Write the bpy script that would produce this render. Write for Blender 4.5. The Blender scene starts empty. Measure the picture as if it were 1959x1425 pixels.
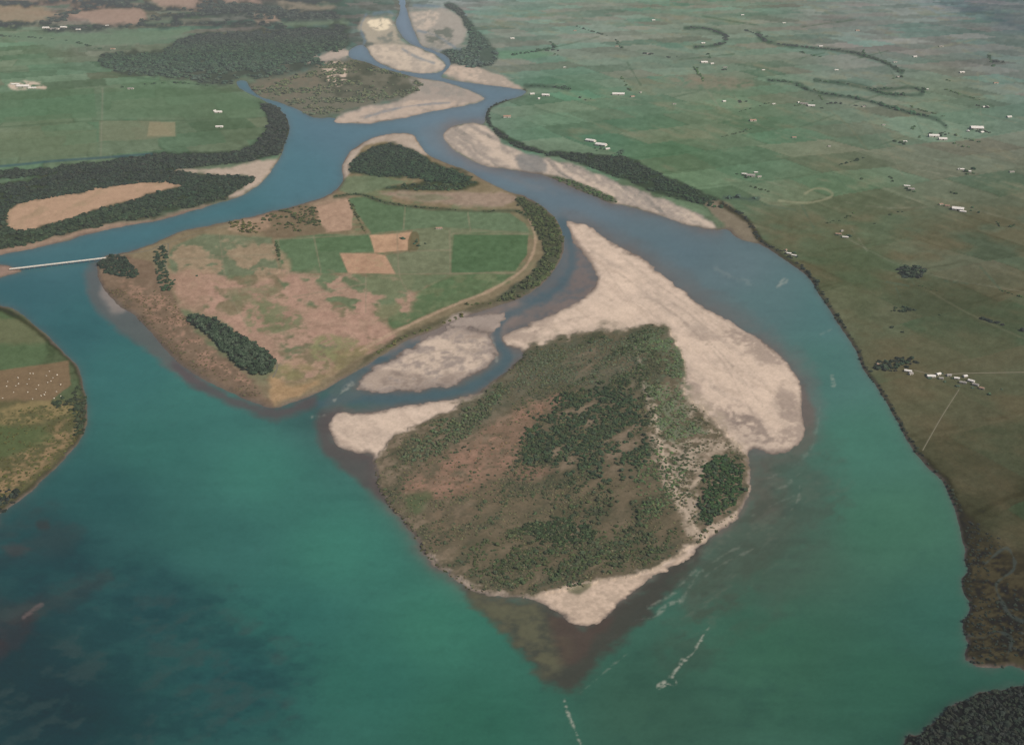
import bpy, bmesh, math, numpy as np
from mathutils import Vector
rng = np.random.default_rng(7)
D = bpy.data
scene = bpy.context.scene
COL = scene.collection

# ------------------------------------------------------------------ camera geometry: image pixels cast onto the ground plane
H = 900.0
F = 1905.0
CU, CV = 979.5, 712.5
VH = -200.0
TH = math.atan((CV - VH) / F)
ST, CT = math.sin(TH), math.cos(TH)

def ground(u, v, z=0.0):
    u = np.asarray(u, float); v = np.asarray(v, float)
    a = (u - CU) / F; b = (CV - v) / F
    dz = -ST + CT * b
    t = (H - z) / (-dz)
    return a * t, (CT + ST * b) * t

def to_pixels(x, y, z=0.0):  # world position projected back to image pixels
    dy = y; dz = z - H
    f = dy * CT - dz * ST
    up = dy * ST + dz * CT
    return CU + F * x / f, CV - F * up / f

# ------------------------------------------------------------------ numpy noise
def vnoise(x, y, seed=0):
    x0 = np.floor(x); y0 = np.floor(y)
    fx = (x - x0).astype(np.float32); fy = (y - y0).astype(np.float32)
    fx = fx * fx * (3 - 2 * fx); fy = fy * fy * (3 - 2 * fy)
    xi = x0.astype(np.int64); yi = y0.astype(np.int64)
    def h(a, b):
        n = (a * 374761393 + b * 668265263 + seed * 974634777) & 0xffffffff
        n = ((n ^ (n >> 13)) * 1274126177) & 0xffffffff
        n = (n ^ (n >> 16)) & 0xffff
        return n.astype(np.float32) / 65535.0
    a = h(xi, yi); b = h(xi + 1, yi); c = h(xi, yi + 1); d = h(xi + 1, yi + 1)
    return (a + (b - a) * fx) * (1 - fy) + (c + (d - c) * fx) * fy
def fbm(x, y, oct=4, seed=0):
    s = 0; amp = 1; tot = 0
    for i in range(oct):
        s = s + amp * vnoise(x * 2 ** i + i * 17.3, y * 2 ** i - i * 9.1, seed + i)
        tot += amp; amp *= 0.55
    return (s / tot - 0.5) * 2
def sstep(a, b, x):
    t = np.clip((x - a) / (b - a), 0, 1)
    return t * t * (3 - 2 * t)

# ------------------------------------------------------------------ terrain lattice
def axis(lo, hi, step, olo, ohi, n1, n2):
    core = np.arange(lo, hi, step)
    a = lo - (lo - olo) * (np.linspace(0, 1, n1 + 1)[1:] ** 2.2)
    b = core[-1] + (ohi - core[-1]) * (np.linspace(0, 1, n2 + 1)[1:] ** 2.2)
    return np.concatenate([a[::-1], core, b])
UA = axis(-70, 2030, 2.15, -7000, 9000, 45, 45)
VA = axis(-24, 1450, 2.0, VH + 6, 2700, 50, 45)
NU, NV = len(UA), len(VA)
UU, VV = np.meshgrid(UA, VA)
XX, YY = ground(UU, VV)
M = 60.0

def smooth(p, n=4, closed=True):
    p = np.array(p, float); k = len(p); out = []
    rngk = range(k) if closed else range(k - 1)
    for i in rngk:
        if closed:
            a, b, c, d = p[i - 1], p[i], p[(i + 1) % k], p[(i + 2) % k]
        else:
            a, b, c, d = p[max(i - 1, 0)], p[i], p[i + 1], p[min(i + 2, k - 1)]
        for t in np.arange(n) / n:
            out.append(0.5 * ((2 * b) + (c - a) * t + (2 * a - 5 * b + 4 * c - d) * t * t + (-a + 3 * b - 3 * c + d) * t ** 3))
    if not closed: out.append(p[-1])
    return np.array(out)

def segdist(dist, p, closed=True, m=M):
    k = len(p)
    for i in range(k if closed else k - 1):
        a = p[i]; b = p[(i + 1) % k]
        u0, u1 = min(a[0], b[0]) - m, max(a[0], b[0]) + m
        v0, v1 = min(a[1], b[1]) - m, max(a[1], b[1]) + m
        i0, i1 = np.searchsorted(UA, [u0, u1]); j0, j1 = np.searchsorted(VA, [v0, v1])
        if i0 >= i1 or j0 >= j1: continue
        us = UA[i0:i1][None, :]; vs = VA[j0:j1][:, None]
        d = b - a; L = d.dot(d) + 1e-9
        t = np.clip(((us - a[0]) * d[0] + (vs - a[1]) * d[1]) / L, 0, 1)
        q = np.hypot(us - a[0] - t * d[0], vs - a[1] - t * d[1])
        s = dist[j0:j1, i0:i1]
        np.minimum(s, q, out=s)

def sdf(p, sm=True, m=M):
    p = smooth(p) if sm else np.array(p, float)
    dist = np.full((NV, NU), m, np.float32)
    segdist(dist, p, True, m)
    ins = np.zeros((NV, NU), bool); k = len(p)
    for i in range(k):
        a = p[i]; b = p[(i + 1) % k]
        if a[1] == b[1]: continue
        lo, hi = (a, b) if a[1] < b[1] else (b, a)
        j0, j1 = np.searchsorted(VA, [lo[1], hi[1]])
        for j in range(j0, j1):
            x = lo[0] + (hi[0] - lo[0]) * (VA[j] - lo[1]) / (hi[1] - lo[1])
            ins[j, :np.searchsorted(UA, x)] ^= True
    return np.where(ins, dist, -dist)

def linedist(p, sm=True, m=M):
    p = smooth(p, 4, False) if sm else np.array(p, float)
    dist = np.full((NV, NU), m, np.float32)
    segdist(dist, p, False, m)
    return dist

def lin(c):
    c = np.array(c, float) / 255.0
    return np.where(c <= 0.04045, c / 12.92, ((c + 0.055) / 1.055) ** 2.4)

# aerial haze painted as surface glow, stronger farther from a fixed viewpoint
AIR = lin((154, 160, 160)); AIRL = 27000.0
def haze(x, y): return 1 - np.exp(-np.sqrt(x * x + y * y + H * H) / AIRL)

# ------------------------------------------------------------------ outlines traced in image pixel coordinates
WATER = [(750,-8),(762,20),(757,45),(770,70),(790,86),(818,98),(842,111),(852,126),(838,139),(800,140),(760,134),(727,122),(709,106),(700,92),
 (688,86),(668,98),(672,112),(700,120),(740,134),(790,147),(840,155),(890,170),(926,188),(910,198),(870,206),(830,213),(790,222),(740,232),(690,237),
 (643,234),(640,226),(600,225),(575,212),(540,198),(510,190),(485,175),(470,156),(452,158),(462,172),(490,186),(520,200),(545,222),(553,247),(545,275),
 (537,300),(520,325),(497,352),(458,376),(400,394),(330,415),(255,430),(190,443),(120,462),(60,477),(0,489),(-150,520),(-900,650),(-3000,900),(-3000,3000),(5000,3000),
 (5000,1250),(2300,1310),(2050,1288),(1985,1290),(1940,1272),(1900,1281),(1868,1270),(1845,1262),(1850,1235),(1843,1200),(1853,1160),(1842,1120),(1850,1080),(1843,1040),(1828,980),(1803,922),(1770,890),(1740,850),(1713,800),(1680,745),(1652,707),
 (1637,670),(1605,620),(1572,570),(1548,533),(1502,497),(1462,472),(1436,462),(1410,455),(1390,440),(1368,441),(1320,432),(1270,415),(1200,396),(1150,382),(1090,356),(1040,336),(980,326),(930,318),(890,302),
 (860,280),(849,258),(868,241),(900,235),(925,236),(931,216),(945,201),(975,190),(1001,182),(1003,174),(965,167),(905,160),(852,151),(845,144),(862,126),(855,109),(830,97),(806,87),(796,70),(786,45),(780,15),(785,-8)]
FARM = [(655,318),(672,288),(705,268),(750,256),(788,257),(803,275),(818,295),(850,310),(900,330),(940,352),(975,368),(1010,378),(1048,403),(1072,432),(1079,470),(1070,502),(1040,540),
 (1000,568),(940,590),(880,612),(820,636),(770,656),(722,686),(680,711),(640,735),(600,755),(562,770),(525,780),(490,772),(450,755),(400,732),(352,702),(320,672),(290,637),(258,605),(222,580),(195,545),(185,512),
 (200,492),(230,485),(290,468),(340,445),(400,431),(460,420),(520,405),(580,390),(632,370),(656,345)]
WOODI = [(1083,422),(1130,435),(1180,468),(1232,498),(1290,545),(1350,588),(1400,616),(1450,648),(1492,680),(1520,713),(1534,750),(1533,790),(1538,830),(1515,858),(1475,868),(1440,858),(1428,875),
 (1437,905),(1435,940),(1415,985),(1385,1012),(1348,1036),(1320,1065),(1270,1092),(1228,1118),(1190,1150),(1160,1180),(1120,1197),(1085,1184),(1050,1160),(1005,1143),(950,1141),(900,1128),(858,1098),(822,1072),(790,1022),
 (760,985),(730,945),(716,905),(712,872),(680,866),(645,850),(632,825),(632,803),(655,786),(700,790),(760,780),(820,770),(880,763),(912,750),(950,725),(992,692),(1002,674),(972,662),(962,648),(985,632),
 (1030,612),(1080,592),(1122,566),(1142,540),(1133,510),(1112,480),(1092,450)]
VEG = [(1000,674),(1050,652),(1110,636),(1180,628),(1250,622),(1285,640),(1310,700),(1312,755),(1350,788),(1400,840),(1436,900),(1433,960),(1398,1003),(1345,1035),(1300,1060),(1230,1100),(1150,1112),(1090,1130),(1010,1140),(950,1139),(860,1097),(800,1040),(730,945),
 (716,885),(765,830),(830,800),(900,762),(950,728)]
BARA2 = [(682,745),(694,722),(715,705),(745,688),(780,667),(812,650),(842,636),(872,622),(905,630),(938,640),(944,660),(948,682),(925,706),(890,725),(850,740),(790,748),(730,753)]
BARA3 = [(850,628),(878,606),(920,602),(966,596),(958,618),(940,636),(905,630),(872,632)]
NEARL = [(-900,520),(-100,575),(0,584),(40,600),(75,630),(102,652),(127,680),(150,703),(160,740),(168,790),(160,830),(135,865),(100,900),(60,940),(20,970),(0,983),(-100,1040),(-900,1200)]
TIPL = [(-500,470),(-100,505),(0,507),(22,511),(40,518),(22,525),(0,530),(-100,545),(-500,600)]
DARKR = [(1725,1445),(1760,1405),(1800,1368),(1850,1338),(1959,1310),(2300,1290),(2700,1600),(1720,1800)]
EBAR = [(849,258),(868,241),(900,235),(928,240),(960,270),(1010,296),(1080,312),(1160,342),(1240,372),(1300,396),(1352,418),(1372,440),(1320,432),(1270,415),(1200,396),(1150,382),(1090,356),(1040,336),(980,326),(930,318),(890,302),(860,280)]

warp = fbm(UU / 26, VV / 14, 4, 3)
warp2 = fbm(UU / 60, VV / 30, 5, 11)
n_big = fbm(XX / 420, YY / 420, 4, 21)
n_mid = fbm(XX / 90, YY / 90, 4, 31)
n_fine = fbm(XX / 22, YY / 22, 3, 41)
ca, sa = math.cos(0.5), math.sin(0.5)
n_str = fbm((XX * ca + YY * sa) / 30, (-XX * sa + YY * ca) / 400, 3, 51)
n_px = fbm(UU / 9, VV / 5, 3, 61)
n_spk = fbm(UU / 4.5, VV / 3.5, 2, 65)
n_flow = fbm((UU * .80 + VV * .60 + 30 * warp2) / 170, (-UU * .60 + VV * .80 + 12 * warp2) / 10, 4, 151)
n_diag = fbm((UU * .83 - VV * .55 + 20 * warp2) / 60, (UU * .55 + VV * .83 + 14 * warp2) / 17, 5, 161)
n_vein = 1 - 4.2 * np.abs(fbm(UU / 75 + .3 * warp, VV / 42 + .3 * warp, 3, 181))

land = -sdf(WATER)
s_farm = sdf(FARM); s_wood = sdf(WOODI); s_veg = sdf(VEG); s_b2 = sdf(BARA2); s_b3 = sdf(BARA3)
s_ebar = sdf(EBAR)
s_veg = s_veg + 7 * warp + 3 * n_px
rag = 3.5 * warp + 2.5 * n_px + 2.5 * n_flow
for s in (s_farm, s_wood + rag * .8, s_b2 + rag * 1.3, s_b3 + rag * 1.6, sdf(NEARL), sdf(TIPL), sdf(DARKR)):
    land = np.maximum(land, s)
land = land + warp * 2.4 * sstep(-60, 200, VV) + .8 * n_px + 5 * warp * sstep(1000, 1100, VV) * sstep(1780, 1830, UU)

def idw(ctrl, pw=3.0):
    num = np.zeros((NV, NU, 3), np.float32); den = np.zeros((NV, NU), np.float32)
    uc = np.clip(UU, -300, 2300).astype(np.float32); vc = np.clip(VV, -60, 1600).astype(np.float32)
    for (u, v, c) in ctrl:
        w = 1.0 / (((uc - u) ** 2 + (1.3 * (vc - v)) ** 2) / 1e4 + 0.25) ** (pw / 2)
        den += w; num += w[..., None] * lin(c).astype(np.float32)
    return num / den[..., None]

def paint(col, p, c, soft=3, wp=2.0, op=1.0, patch=None, sm=True, nz=None, grow=0):
    s = sdf(p, sm) if not isinstance(p, np.ndarray) else p
    m = sstep(-soft, soft, s + grow + wp * (warp * 1.3 if nz is None else nz)) * op
    if patch is not None:
        f, lo, hi = patch
        m = m * sstep(lo, hi, f)
    col += (lin(c).astype(np.float32) - col) * m[..., None]
def paintline(col, p, w, c, op=1.0, soft=1.5, wp=0.0, patch=None, sm=True):
    d = linedist(p, sm)
    m = 1 - sstep(w - soft, w + soft, d + wp * warp)
    m = m * op
    if patch is not None:
        f, lo, hi = patch
        m = m * sstep(lo, hi, f)
    col += (lin(c).astype(np.float32) - col) * m[..., None]

# ------------------------------------------------------------------ LAND COLOURS
LC = [(950,60,(107,120,110)),(1150,40,(112,123,113)),(1300,60,(106,119,107)),(1700,50,(114,121,116)),(1900,90,(102,112,108)),(1100,220,(90,115,94)),(1400,250,(91,112,90)),(1800,200,(104,116,100)),
 (1300,320,(87,109,84)),(1600,400,(91,103,81)),(1900,450,(89,97,80)),(1600,520,(86,93,71)),(1900,600,(80,87,68)),(1750,750,(78,84,64)),(1900,850,(73,79,61)),(1800,880,(70,76,58)),(1930,980,(62,68,52)),(1900,1150,(52,53,44)),
 (50,120,(99,116,97)),(300,200,(91,110,89)),(100,250,(89,108,86)),(450,240,(91,107,86)),(150,15,(112,110,104)),(500,20,(102,106,102)),(600,70,(90,100,96)),(50,650,(79,94,69)),(50,850,(90,90,66)),(900,-50,(122,127,128)),(1800,-50,(112,120,124)),(100,-50,(118,119,117))]
C = idw(LC)
a = 0.42; xr = XX * math.cos(a) + YY * math.sin(a); yr = -XX * math.sin(a) + YY * math.cos(a)
xr = xr + 50 * n_big; yr = yr + 50 * np.roll(n_big, 40, 1)
row = np.floor(yr / 230 + 0.15 * vnoise(xr / 900, yr / 900, 5))
wd = 180 + 240 * vnoise(row * 7.7, row * 0 + 3.3, 9)
cell = np.floor(xr / wd + row * 0.37)
q1 = vnoise(cell * 5.13 + 0.5, row * 3.71 + 0.5, 71); q2 = vnoise(cell * 2.9 + .5, row * 6.1 + .5, 72)
mainland = (1 - sstep(-2, 2, np.maximum(s_farm, s_wood)))
C *= (1 + 0.36 * (q1 - .5) * mainland)[..., None]
C[..., 0] *= 1 + 0.34 * (q2 - 0.5) * mainland
C[..., 1] *= 1 - 0.06 * (q2 - 0.5) * mainland
fx = np.abs((xr / wd + row * 0.37) - np.round(xr / wd + row * 0.37)) * wd
fy = np.abs(yr / 230 - np.round(yr / 230)) * 230
fade = np.clip(2600 / YY, 0.35, 1)
C *= (1 - 0.24 * (1 - sstep(3, 8, fx)) * mainland * fade * sstep(-.3, .3, n_mid + n_big))[..., None]
C *= (1 - 0.20 * (1 - sstep(3, 9, fy)) * mainland * fade * sstep(-.3, .3, n_mid - n_big))[..., None]
C *= (1 + 0.08 * n_big + 0.13 * n_mid * np.clip(4000 / YY, .4, 1) + 0.09 * n_str * np.clip(3000 / YY, .3, 1))[..., None]
n_pl = fbm((UU * .93 + VV * .36) / 50, (-UU * .36 + VV * .93) / 7, 4, 171)
C *= (1 + .08 * n_pl * mainland + .07 * n_px * mainland)[..., None]
paint(C, [(930,20),(1959,20),(2100,560),(1560,560),(1450,420),(1100,280),(930,160)], (113,111,91), 20, 8, .40, (n_pl * .6 + n_big * .5 + .5 * n_mid, .1, .6))
paint(C, [(1450,430),(1700,420),(2100,480),(2100,1290),(1840,1290),(1850,1000),(1700,760),(1600,590)], (90,82,63), 40, 10, .55, (n_mid + n_big, -.3, .5))
paint(C, [(1280,150),(1400,150),(1440,165),(1330,172)], (124,112,100), 8, 6, .5, (n_px, -.6, .3))
paint(C, [(1700,560),(1850,540),(1959,600),(1959,640),(1800,640)], (72,76,60), 20, 8, .5)
paint(C, [(1640,650),(1900,640),(1959,700),(1700,720)], (90,86,67), 20, 8, .45)
paint(C, [(1560,470),(1700,480),(1660,620),(1610,560)], (75,84,64), 30, 10, .5)
paint(C, [(920,100),(1050,100),(1040,112),(960,114)], (92,122,98), 4, 2, .6)
# marsh lower right
paint(C, [(1832,985),(1870,1000),(1930,1060),(2100,1090),(2100,1290),(1835,1290),(1850,1150)], (52,50,42), 16, 12, .8)
paint(C, [(1845,1050),(1930,1080),(1990,1160),(1990,1280),(1845,1270)], (72,68,52), 10, 12, .7, (n_px + warp, -.2, .5))
paint(C, [(1850,1020),(1930,1080),(1980,1260),(1860,1250)], (40,42,36), 10, 12, .6, (-n_px - warp, .0, .5))
paintline(C, [(1885,1080),(1925,1050),(1940,1090),(1905,1120),(1925,1170),(1955,1190)], 2.2, (66,76,74), .6, 1.8, 4)
paintline(C, [(1845,1215),(1880,1222),(1905,1210),(1935,1225),(1925,1260)], 2.2, (64,74,72), .6, 1.8, 4)
# upland at the valley side
for p, c in (([(130,24),(220,16),(275,24),(262,44),(180,47)], (140,125,115)), ([(290,2),(420,-6),(500,12),(420,18),(330,20)], (140,126,117)), ([(485,30),(515,26),(536,42),(500,48)], (144,128,116)), ([(-30,14),(70,14),(110,34),(20,44),(-60,40)], (132,122,108)),
          ([(540,10),(640,14),(620,26),(550,24)], (124,120,110)), ([(20,-20),(200,-25),(240,0),(100,8),(0,0)], (128,119,112)), ([(240,-30),(420,-30),(420,-14),(260,-10)], (124,120,113)), ([(500,48),(640,40),(660,48),(560,54)], (104,116,102)), ([(0,62),(180,64),(360,56),(300,80),(190,92),(60,88)], (102,119,103))):
    paint(C, p, c, 4, 6, .85)
HT = [[(-60,48),(40,48),(110,42),(140,22),(220,12),(300,20),(400,24),(480,22),(560,30),(640,28)],[(-60,8),(60,10),(120,4),(240,6),(290,-4)],[(90,58),(190,54),(330,48),(470,46),(540,52)],[(500,4),(560,6),(640,2),(700,-6)],[(270,44),(330,34),(420,30)]]
for l in HT: paintline(C, l, 5, (78,85,84), .85, 4, 7, (n_px, -.7, .1))
paint(C, [(390,8),(500,14),(620,26),(640,40),(520,40),(430,32),(380,20)], (84,90,88), 5, 8, .8, (n_px + warp, -.6, .2))
paint(C, [(1790,-60),(2300,-60),(2300,70),(1959,66),(1880,34),(1820,10)], (96,104,108), 10, 8, .5, (warp + .5 * n_px, -.5, .4))
paint(C, [(1800,8),(1900,20),(1990,36),(1990,60),(1900,42),(1840,26)], (82,93,97), 6, 7, .5)
WOODFAR = [(192,108),(215,98),(300,98),(350,75),(400,60),(520,56),(600,52),(655,50),(668,75),(655,98),(610,110),(640,122),(560,140),(500,152),(470,150),(430,166),(370,160),(300,152),(240,142),(200,128)]
paint(C, WOODFAR, (80,86,80), 6, 9, .95)
paint(C, WOODFAR, (104,104,95), 5, 8, .55, (n_diag, .1, .5))
paint(C, [(560,110),(660,96),(672,112),(640,118),(600,124)], (146,136,126), 4, 5, .6, (n_px, -.3, .3))
WOODBAR = [(478,168),(500,155),(560,145),(640,118),(700,118),(760,138),(815,152),(812,172),(760,190),(700,206),(650,216),(600,224),(560,206),(520,193),(490,180)]
paint(C, WOODBAR, (104,104,93), 6, 6, 1)
paint(C, [(640,125),(740,128),(800,155),(760,185),(660,190),(620,160)], (80,85,77), 8, 6, .8, (warp, -.4, .4))
paint(C, [(480,165),(560,146),(620,140),(600,180),(520,190)], (112,106,94), 8, 6, .6, (n_px, -.4, .4))
paint(C, [(615,128),(650,120),(665,140),(650,165),(635,160)], (184,166,150), 3, 5, .8, (n_px, -.3, .2))
GBAR = [(640,235),(690,208),(760,194),(795,180),(800,158),(790,147),(860,160),(926,188),(900,200),(830,213),(740,232)]
paint(C, GBAR, (148,139,129), 4, 5, 1)
paint(C, [(640,235),(700,210),(800,195),(900,198),(800,218),(700,236)], (172,156,140), 3, 6, .8, (n_px + warp, -.8, .2))
paint(C, [(780,150),(860,162),(890,180),(820,185),(800,170)], (134,130,122), 3, 5, .8, (n_px, -.5, .2))
BARTOP = [(700,92),(720,85),(760,84),(800,92),(840,112),(850,126),(836,139),(800,140),(755,132),(722,118)]
paint(C, BARTOP, (156,147,135), 3, 4, 1)
paint(C, BARTOP, (180,167,149), 4, 5, .7, (n_px + .8 * n_flow, -.5, .3), grow=-3)
paint(C, [(690,45),(715,33),(750,35),(757,50),(765,75),(780,86),(740,86),(705,84),(695,65)], (148,142,128), 5, 7, .95)
paint(C, [(705,45),(740,36),(752,50),(725,60)], (200,188,162), 3, 5, .8, (n_px, -.5, .1))
paint(C, [(780,22),(830,18),(865,22),(890,40),(895,70),(880,90),(850,98),(822,94),(800,80),(788,50)], (142,138,130), 5, 7, .95)
paint(C, [(790,25),(830,22),(838,40),(815,60),(795,50)], (170,158,144), 4, 6, .7, (n_px, -.5, .2))
paint(C, [(815,62),(850,55),(868,75),(858,88),(820,90)], (94,102,96), 5, 9, .8, (n_px, -.6, .1))
paint(C, [(720,70),(760,62),(765,80),(730,84)], (100,108,104), 4, 6, .7, (n_px, -.5, .2))
for l in ([(700,30),(690,55),(698,80),(690,90)],[(792,12),(840,14),(880,24),(900,42)],[(820,93),(850,99),(880,96),(905,108)],[(716,28),(742,24),(760,34)],[(800,60),(835,70),(870,92)],[(770,95),(800,112),(830,122)],[(860,140),(910,146),(960,160)],[(700,225),(780,205),(860,198)]):
    paintline(C, l, 2.0, (104,118,126), .65, 2, 3, (n_px, -.8, .0))
EAST1 = [(852,10),(880,14),(900,45),(935,80),(950,100),(940,130),(880,128),(845,108),(852,96),(890,90),(895,65),(880,35)]
paint(C, EAST1, (84,94,88), 4, 6, .95)
GB2 = [(845,142),(862,126),(900,128),(940,138),(985,160),(1003,174),(965,168),(905,160)]
paint(C, GB2, (152,142,130), 3, 4, 1); paint(C, GB2, (178,162,145), 3, 4, .7, (n_px + n_flow, -.4, .3), grow=-3)
paint(C, [(610,108),(650,96),(668,98),(664,110),(620,118)], (156,145,134), 3, 4, .9)
BELT = [(495,195),(525,203),(552,228),(550,260),(540,290),(495,306),(420,318),(330,326),(180,330),(0,345),(-400,380),(-400,340),(0,327),(150,314),(290,296),(430,291),(490,270),(515,240),(505,215)]
BELT2 = [(-400,380),(0,352),(130,325),(250,312),(330,325),(400,335),(482,336),(478,352),(440,378),(390,394),(320,410),(200,433),(110,455),(55,470),(0,480),(-400,540)]
paint(C, BELT, (64,72,64), 4, 6, .95)
paint(C, BELT2, (66,73,62), 4, 6, .95)
paint(C, BELT2, (98,91,76), 4, 4, .45, (warp, .1, .45))
CLEAR = [(18,400),(60,385),(150,370),(230,355),(300,350),(350,356),(310,368),(250,385),(170,408),(100,430),(50,442),(18,438)]
paint(C, CLEAR, (160,134,111), 4, 6, .95); paint(C, CLEAR, (134,120,96), 3, 3, .5, (n_diag + warp * .6, 0.1, .6))
paint(C, [(340,328),(440,322),(500,310),(532,307),(515,330),(495,352),(455,376),(440,376),(470,358),(482,342),(430,334)], (162,147,132), 4, 5, .95)
paintline(C, [(-200,530),(0,484),(60,473),(130,455),(200,438),(300,424),(400,398)], 6, (150,125,108), .8, 4, 5)
paintline(C, [(-300,345),(0,320),(100,310),(200,303),(290,296)], 2.2, (66,86,94), .7)
paint(C, [(190,232),(305,232),(335,262),(280,268),(190,272)], (112,114,94), 1.5, .8, .6, None, False)
paint(C, [(286,235),(335,235),(336,262),(282,262)], (132,125,101), 1.5, .8, .7, None, False)
paint(C, [(-60,180),(180,170),(185,225),(-60,240)], (82,107,84), 2, .5, .5, None, False)
paint(C, [(200,170),(440,175),(500,205),(490,228),(200,226)], (86,106,84), 2, .5, .4, None, False)
paint(C, [(0,255),(185,250),(185,295),(0,305)], (98,110,88), 2, .5, .5, None, False)
paint(C, [(20,160),(75,160),(85,172),(30,173)], (190,170,154), 3, 5, .7, (n_px, -.5, .2))
paintline(C, [(196,170),(196,200),(193,300)], 1.2, (118,120,104), .5)
paintline(C, [(0,245),(190,232),(340,232),(500,226)], 1.1, (74,90,74), .5)
paintline(C, [(0,140),(120,132),(260,150),(420,168)], 1.1, (80,96,82), .5)
# E bank bar
paint(C, s_ebar, (146,137,127), 3, 5, 1)
paint(C, s_ebar, (184,168,150), 3, 4, .8, (n_flow * 1.0 + n_px * .4 + .2 * warp2, -.4, .4), grow=-2)
paint(C, s_ebar, (108,108,102), 2, 4, .7, (-n_flow + n_px * .3, .2, .5))
paint(C, [(985,300),(1030,296),(1045,330),(1000,328)], (114,116,114), 5, 6, .8)
paint(C, [(1040,335),(1080,340),(1140,362),(1180,385),(1150,384),(1090,358)], (78,87,73), 3, 4, .9)
LEVEE = [(940,240),(975,262),(1040,288),(1090,293),(1190,300),(1285,342),(1385,388),(1372,400),(1345,392),(1260,372),(1170,336),(1090,308),(1010,292),(960,268)]
paint(C, LEVEE, (64,73,63), 3, 4, .95)
paint(C, [(1352,395),(1385,388),(1420,415),(1445,440),(1462,470),(1436,462),(1405,455),(1385,432)], (116,107,92), 4, 5, .9)
paintline(C, [(1380,392),(1430,425),(1455,462),(1500,494),(1548,533),(1572,570),(1605,620),(1637,670),(1652,707),(1680,745),(1713,800),(1740,850),(1770,890)], 5, (54,56,46), .85, 4, 3)
paintline(C, [(1770,890),(1803,922),(1831,980),(1846,1040),(1846,1120),(1849,1200)], 11, (48,48,39), .85, 7, 8)
paintline(C, [(1003,174),(985,184),(945,202),(932,218),(938,242)], 3, (60,69,62), .8, 2, 2)
SL = [[(1470,155),(1520,160),(1560,178),(1640,190),(1720,212),(1790,230),(1810,245)],[(1310,55),(1350,56),(1387,70),(1378,86),(1330,92)],[(1450,66),(1470,82),(1540,92),(1620,100),(1690,120),(1725,140)],
      [(1560,155),(1640,165),(1700,182),(1760,182),(1750,170),(1680,172)],[(1005,165),(1060,168),(1085,172)],[(1190,290),(1170,310)],[(1385,380),(1450,382)]]
for l in SL: paintline(C, l, 3.6, (74,88,79), .85, 3, 3, (n_px, -1.0, .0))
paintline(C, [(1490,385),(1545,390),(1590,378),(1585,366),(1560,362),(1540,372)], 1.8, (126,127,102), .7, 1.5, 2)
for l in ([(1765,862),(1800,800),(1835,745)],[(1590,215),(1625,245),(1660,290)],[(1780,560),(1850,600),(1959,650)]):
    paintline(C, l, 1.2, (106,106,86), .4)
# farm lanes over the plain
for l in ([(1040,60),(1300,100),(1620,160),(1959,240)],[(1180,185),(1420,235),(1700,300),(1959,360)],[(1430,338),(1650,395),(1840,400),(1959,430)],[(1610,452),(1750,520),(1959,560)],[(1560,60),(1650,205),(1740,360)],[(1250,60),(1360,122),(1440,232),(1520,265)],[(1870,140),(1885,250),(1959,330)]):
    paintline(C, l, 1.0, (120,120,103), .38, 1.1, .5, (n_mid + n_px * .5, -.6, .3))
for _ in range(60):
    u = rng.uniform(1000, 1930); v = rng.uniform(30, 600)
    if (v > 230 and u < 1400) or (v > 400 and u < 1600): continue
    w = rng.uniform(30, 120); sl = rng.choice([rng.uniform(.12, .42), rng.uniform(-.35, -.1), rng.uniform(.8, 2.5)]); w = w / max(1, abs(sl) * 2)
    paintline(C, [(u, v), (u + w, v + w * sl)], rng.uniform(.7, 1.8), [(118,121,104),(72,90,75),(74,92,77)][rng.integers(3)], .55, 1.2, 1, (n_px, -.8, .2))

# ---- near-left farmland
paint(C, [(-300,590),(10,600),(70,635),(88,690),(0,712),(-300,730)], (81,99,71), 4, 3, .8)
paint(C, [(-300,600),(60,615),(90,655),(20,660),(-300,650)], (100,101,76), 6, 6, .7)
paint(C, [(-300,715),(0,711),(132,692),(136,738),(95,770),(0,782),(-300,790)], (116,98,76), 2, 1.5, .9, None, False)
paint(C, [(-300,785),(100,772),(150,760),(165,800),(155,835),(60,930),(0,960),(-300,1000)], (87,87,62), 5, 4, .9)
paint(C, [(0,785),(120,772),(140,790),(60,810),(0,815)], (134,118,82), 5, 6, .7, (n_px + warp, -.7, .3))
paint(C, [(30,870),(140,800),(150,830),(90,890),(10,950),(-60,960)], (142,118,88), 8, 8, .7, (n_diag + n_px, -.5, .4))
paint(C, [(-100,820),(60,820),(100,840),(0,880),(-100,900)], (79,93,62), 6, 6, .7)
paintline(C, [(0,590),(60,625),(110,668),(150,712),(162,790),(140,855),(60,935),(0,978)], 5, (54,56,44), .8, 4, 4)
paint(C, sdf(TIPL), (138,116,104), 3, 1, .9)
paint(C, sdf(DARKR), (24,27,24), 4, 2, 1)

# ---- farm island
base = np.empty_like(C); base[:] = lin((118,108,86))
mk = sstep(-3, 2, s_farm)[..., None]; C += (base - C) * mk
paint(C, s_farm, (94,106,80), 20, 0, .8, (warp2 + .5 * n_fine, -.15, .25), grow=-45)
FW = 1.2
paint(C, [(330,472),(390,450),(520,456),(525,490),(537,527),(400,530),(330,528),(322,495)], (100,109,86), 3, 2, .95, None, False)
paint(C, [(525,460),(610,450),(705,450),(722,482),(650,487),(667,524),(540,527)], (85,106,79), 1.6, FW, .95, None, False)
paint(C, [(600,452),(705,450),(718,478),(612,484)], (79,101,73), 1.5, FW, .6, None, False)
paint(C, [(665,382),(700,378),(740,392),(820,403),(900,407),(975,408),(1005,430),(1012,446),(880,443),(840,436),(790,441),(712,448),(690,420)], (91,109,84), 1.6, FW, .95, None, False)
paint(C, [(665,382),(700,378),(740,392),(780,398),(770,440),(712,448),(690,420)], (82,103,77), 1.6, FW, .7, None, False)
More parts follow.
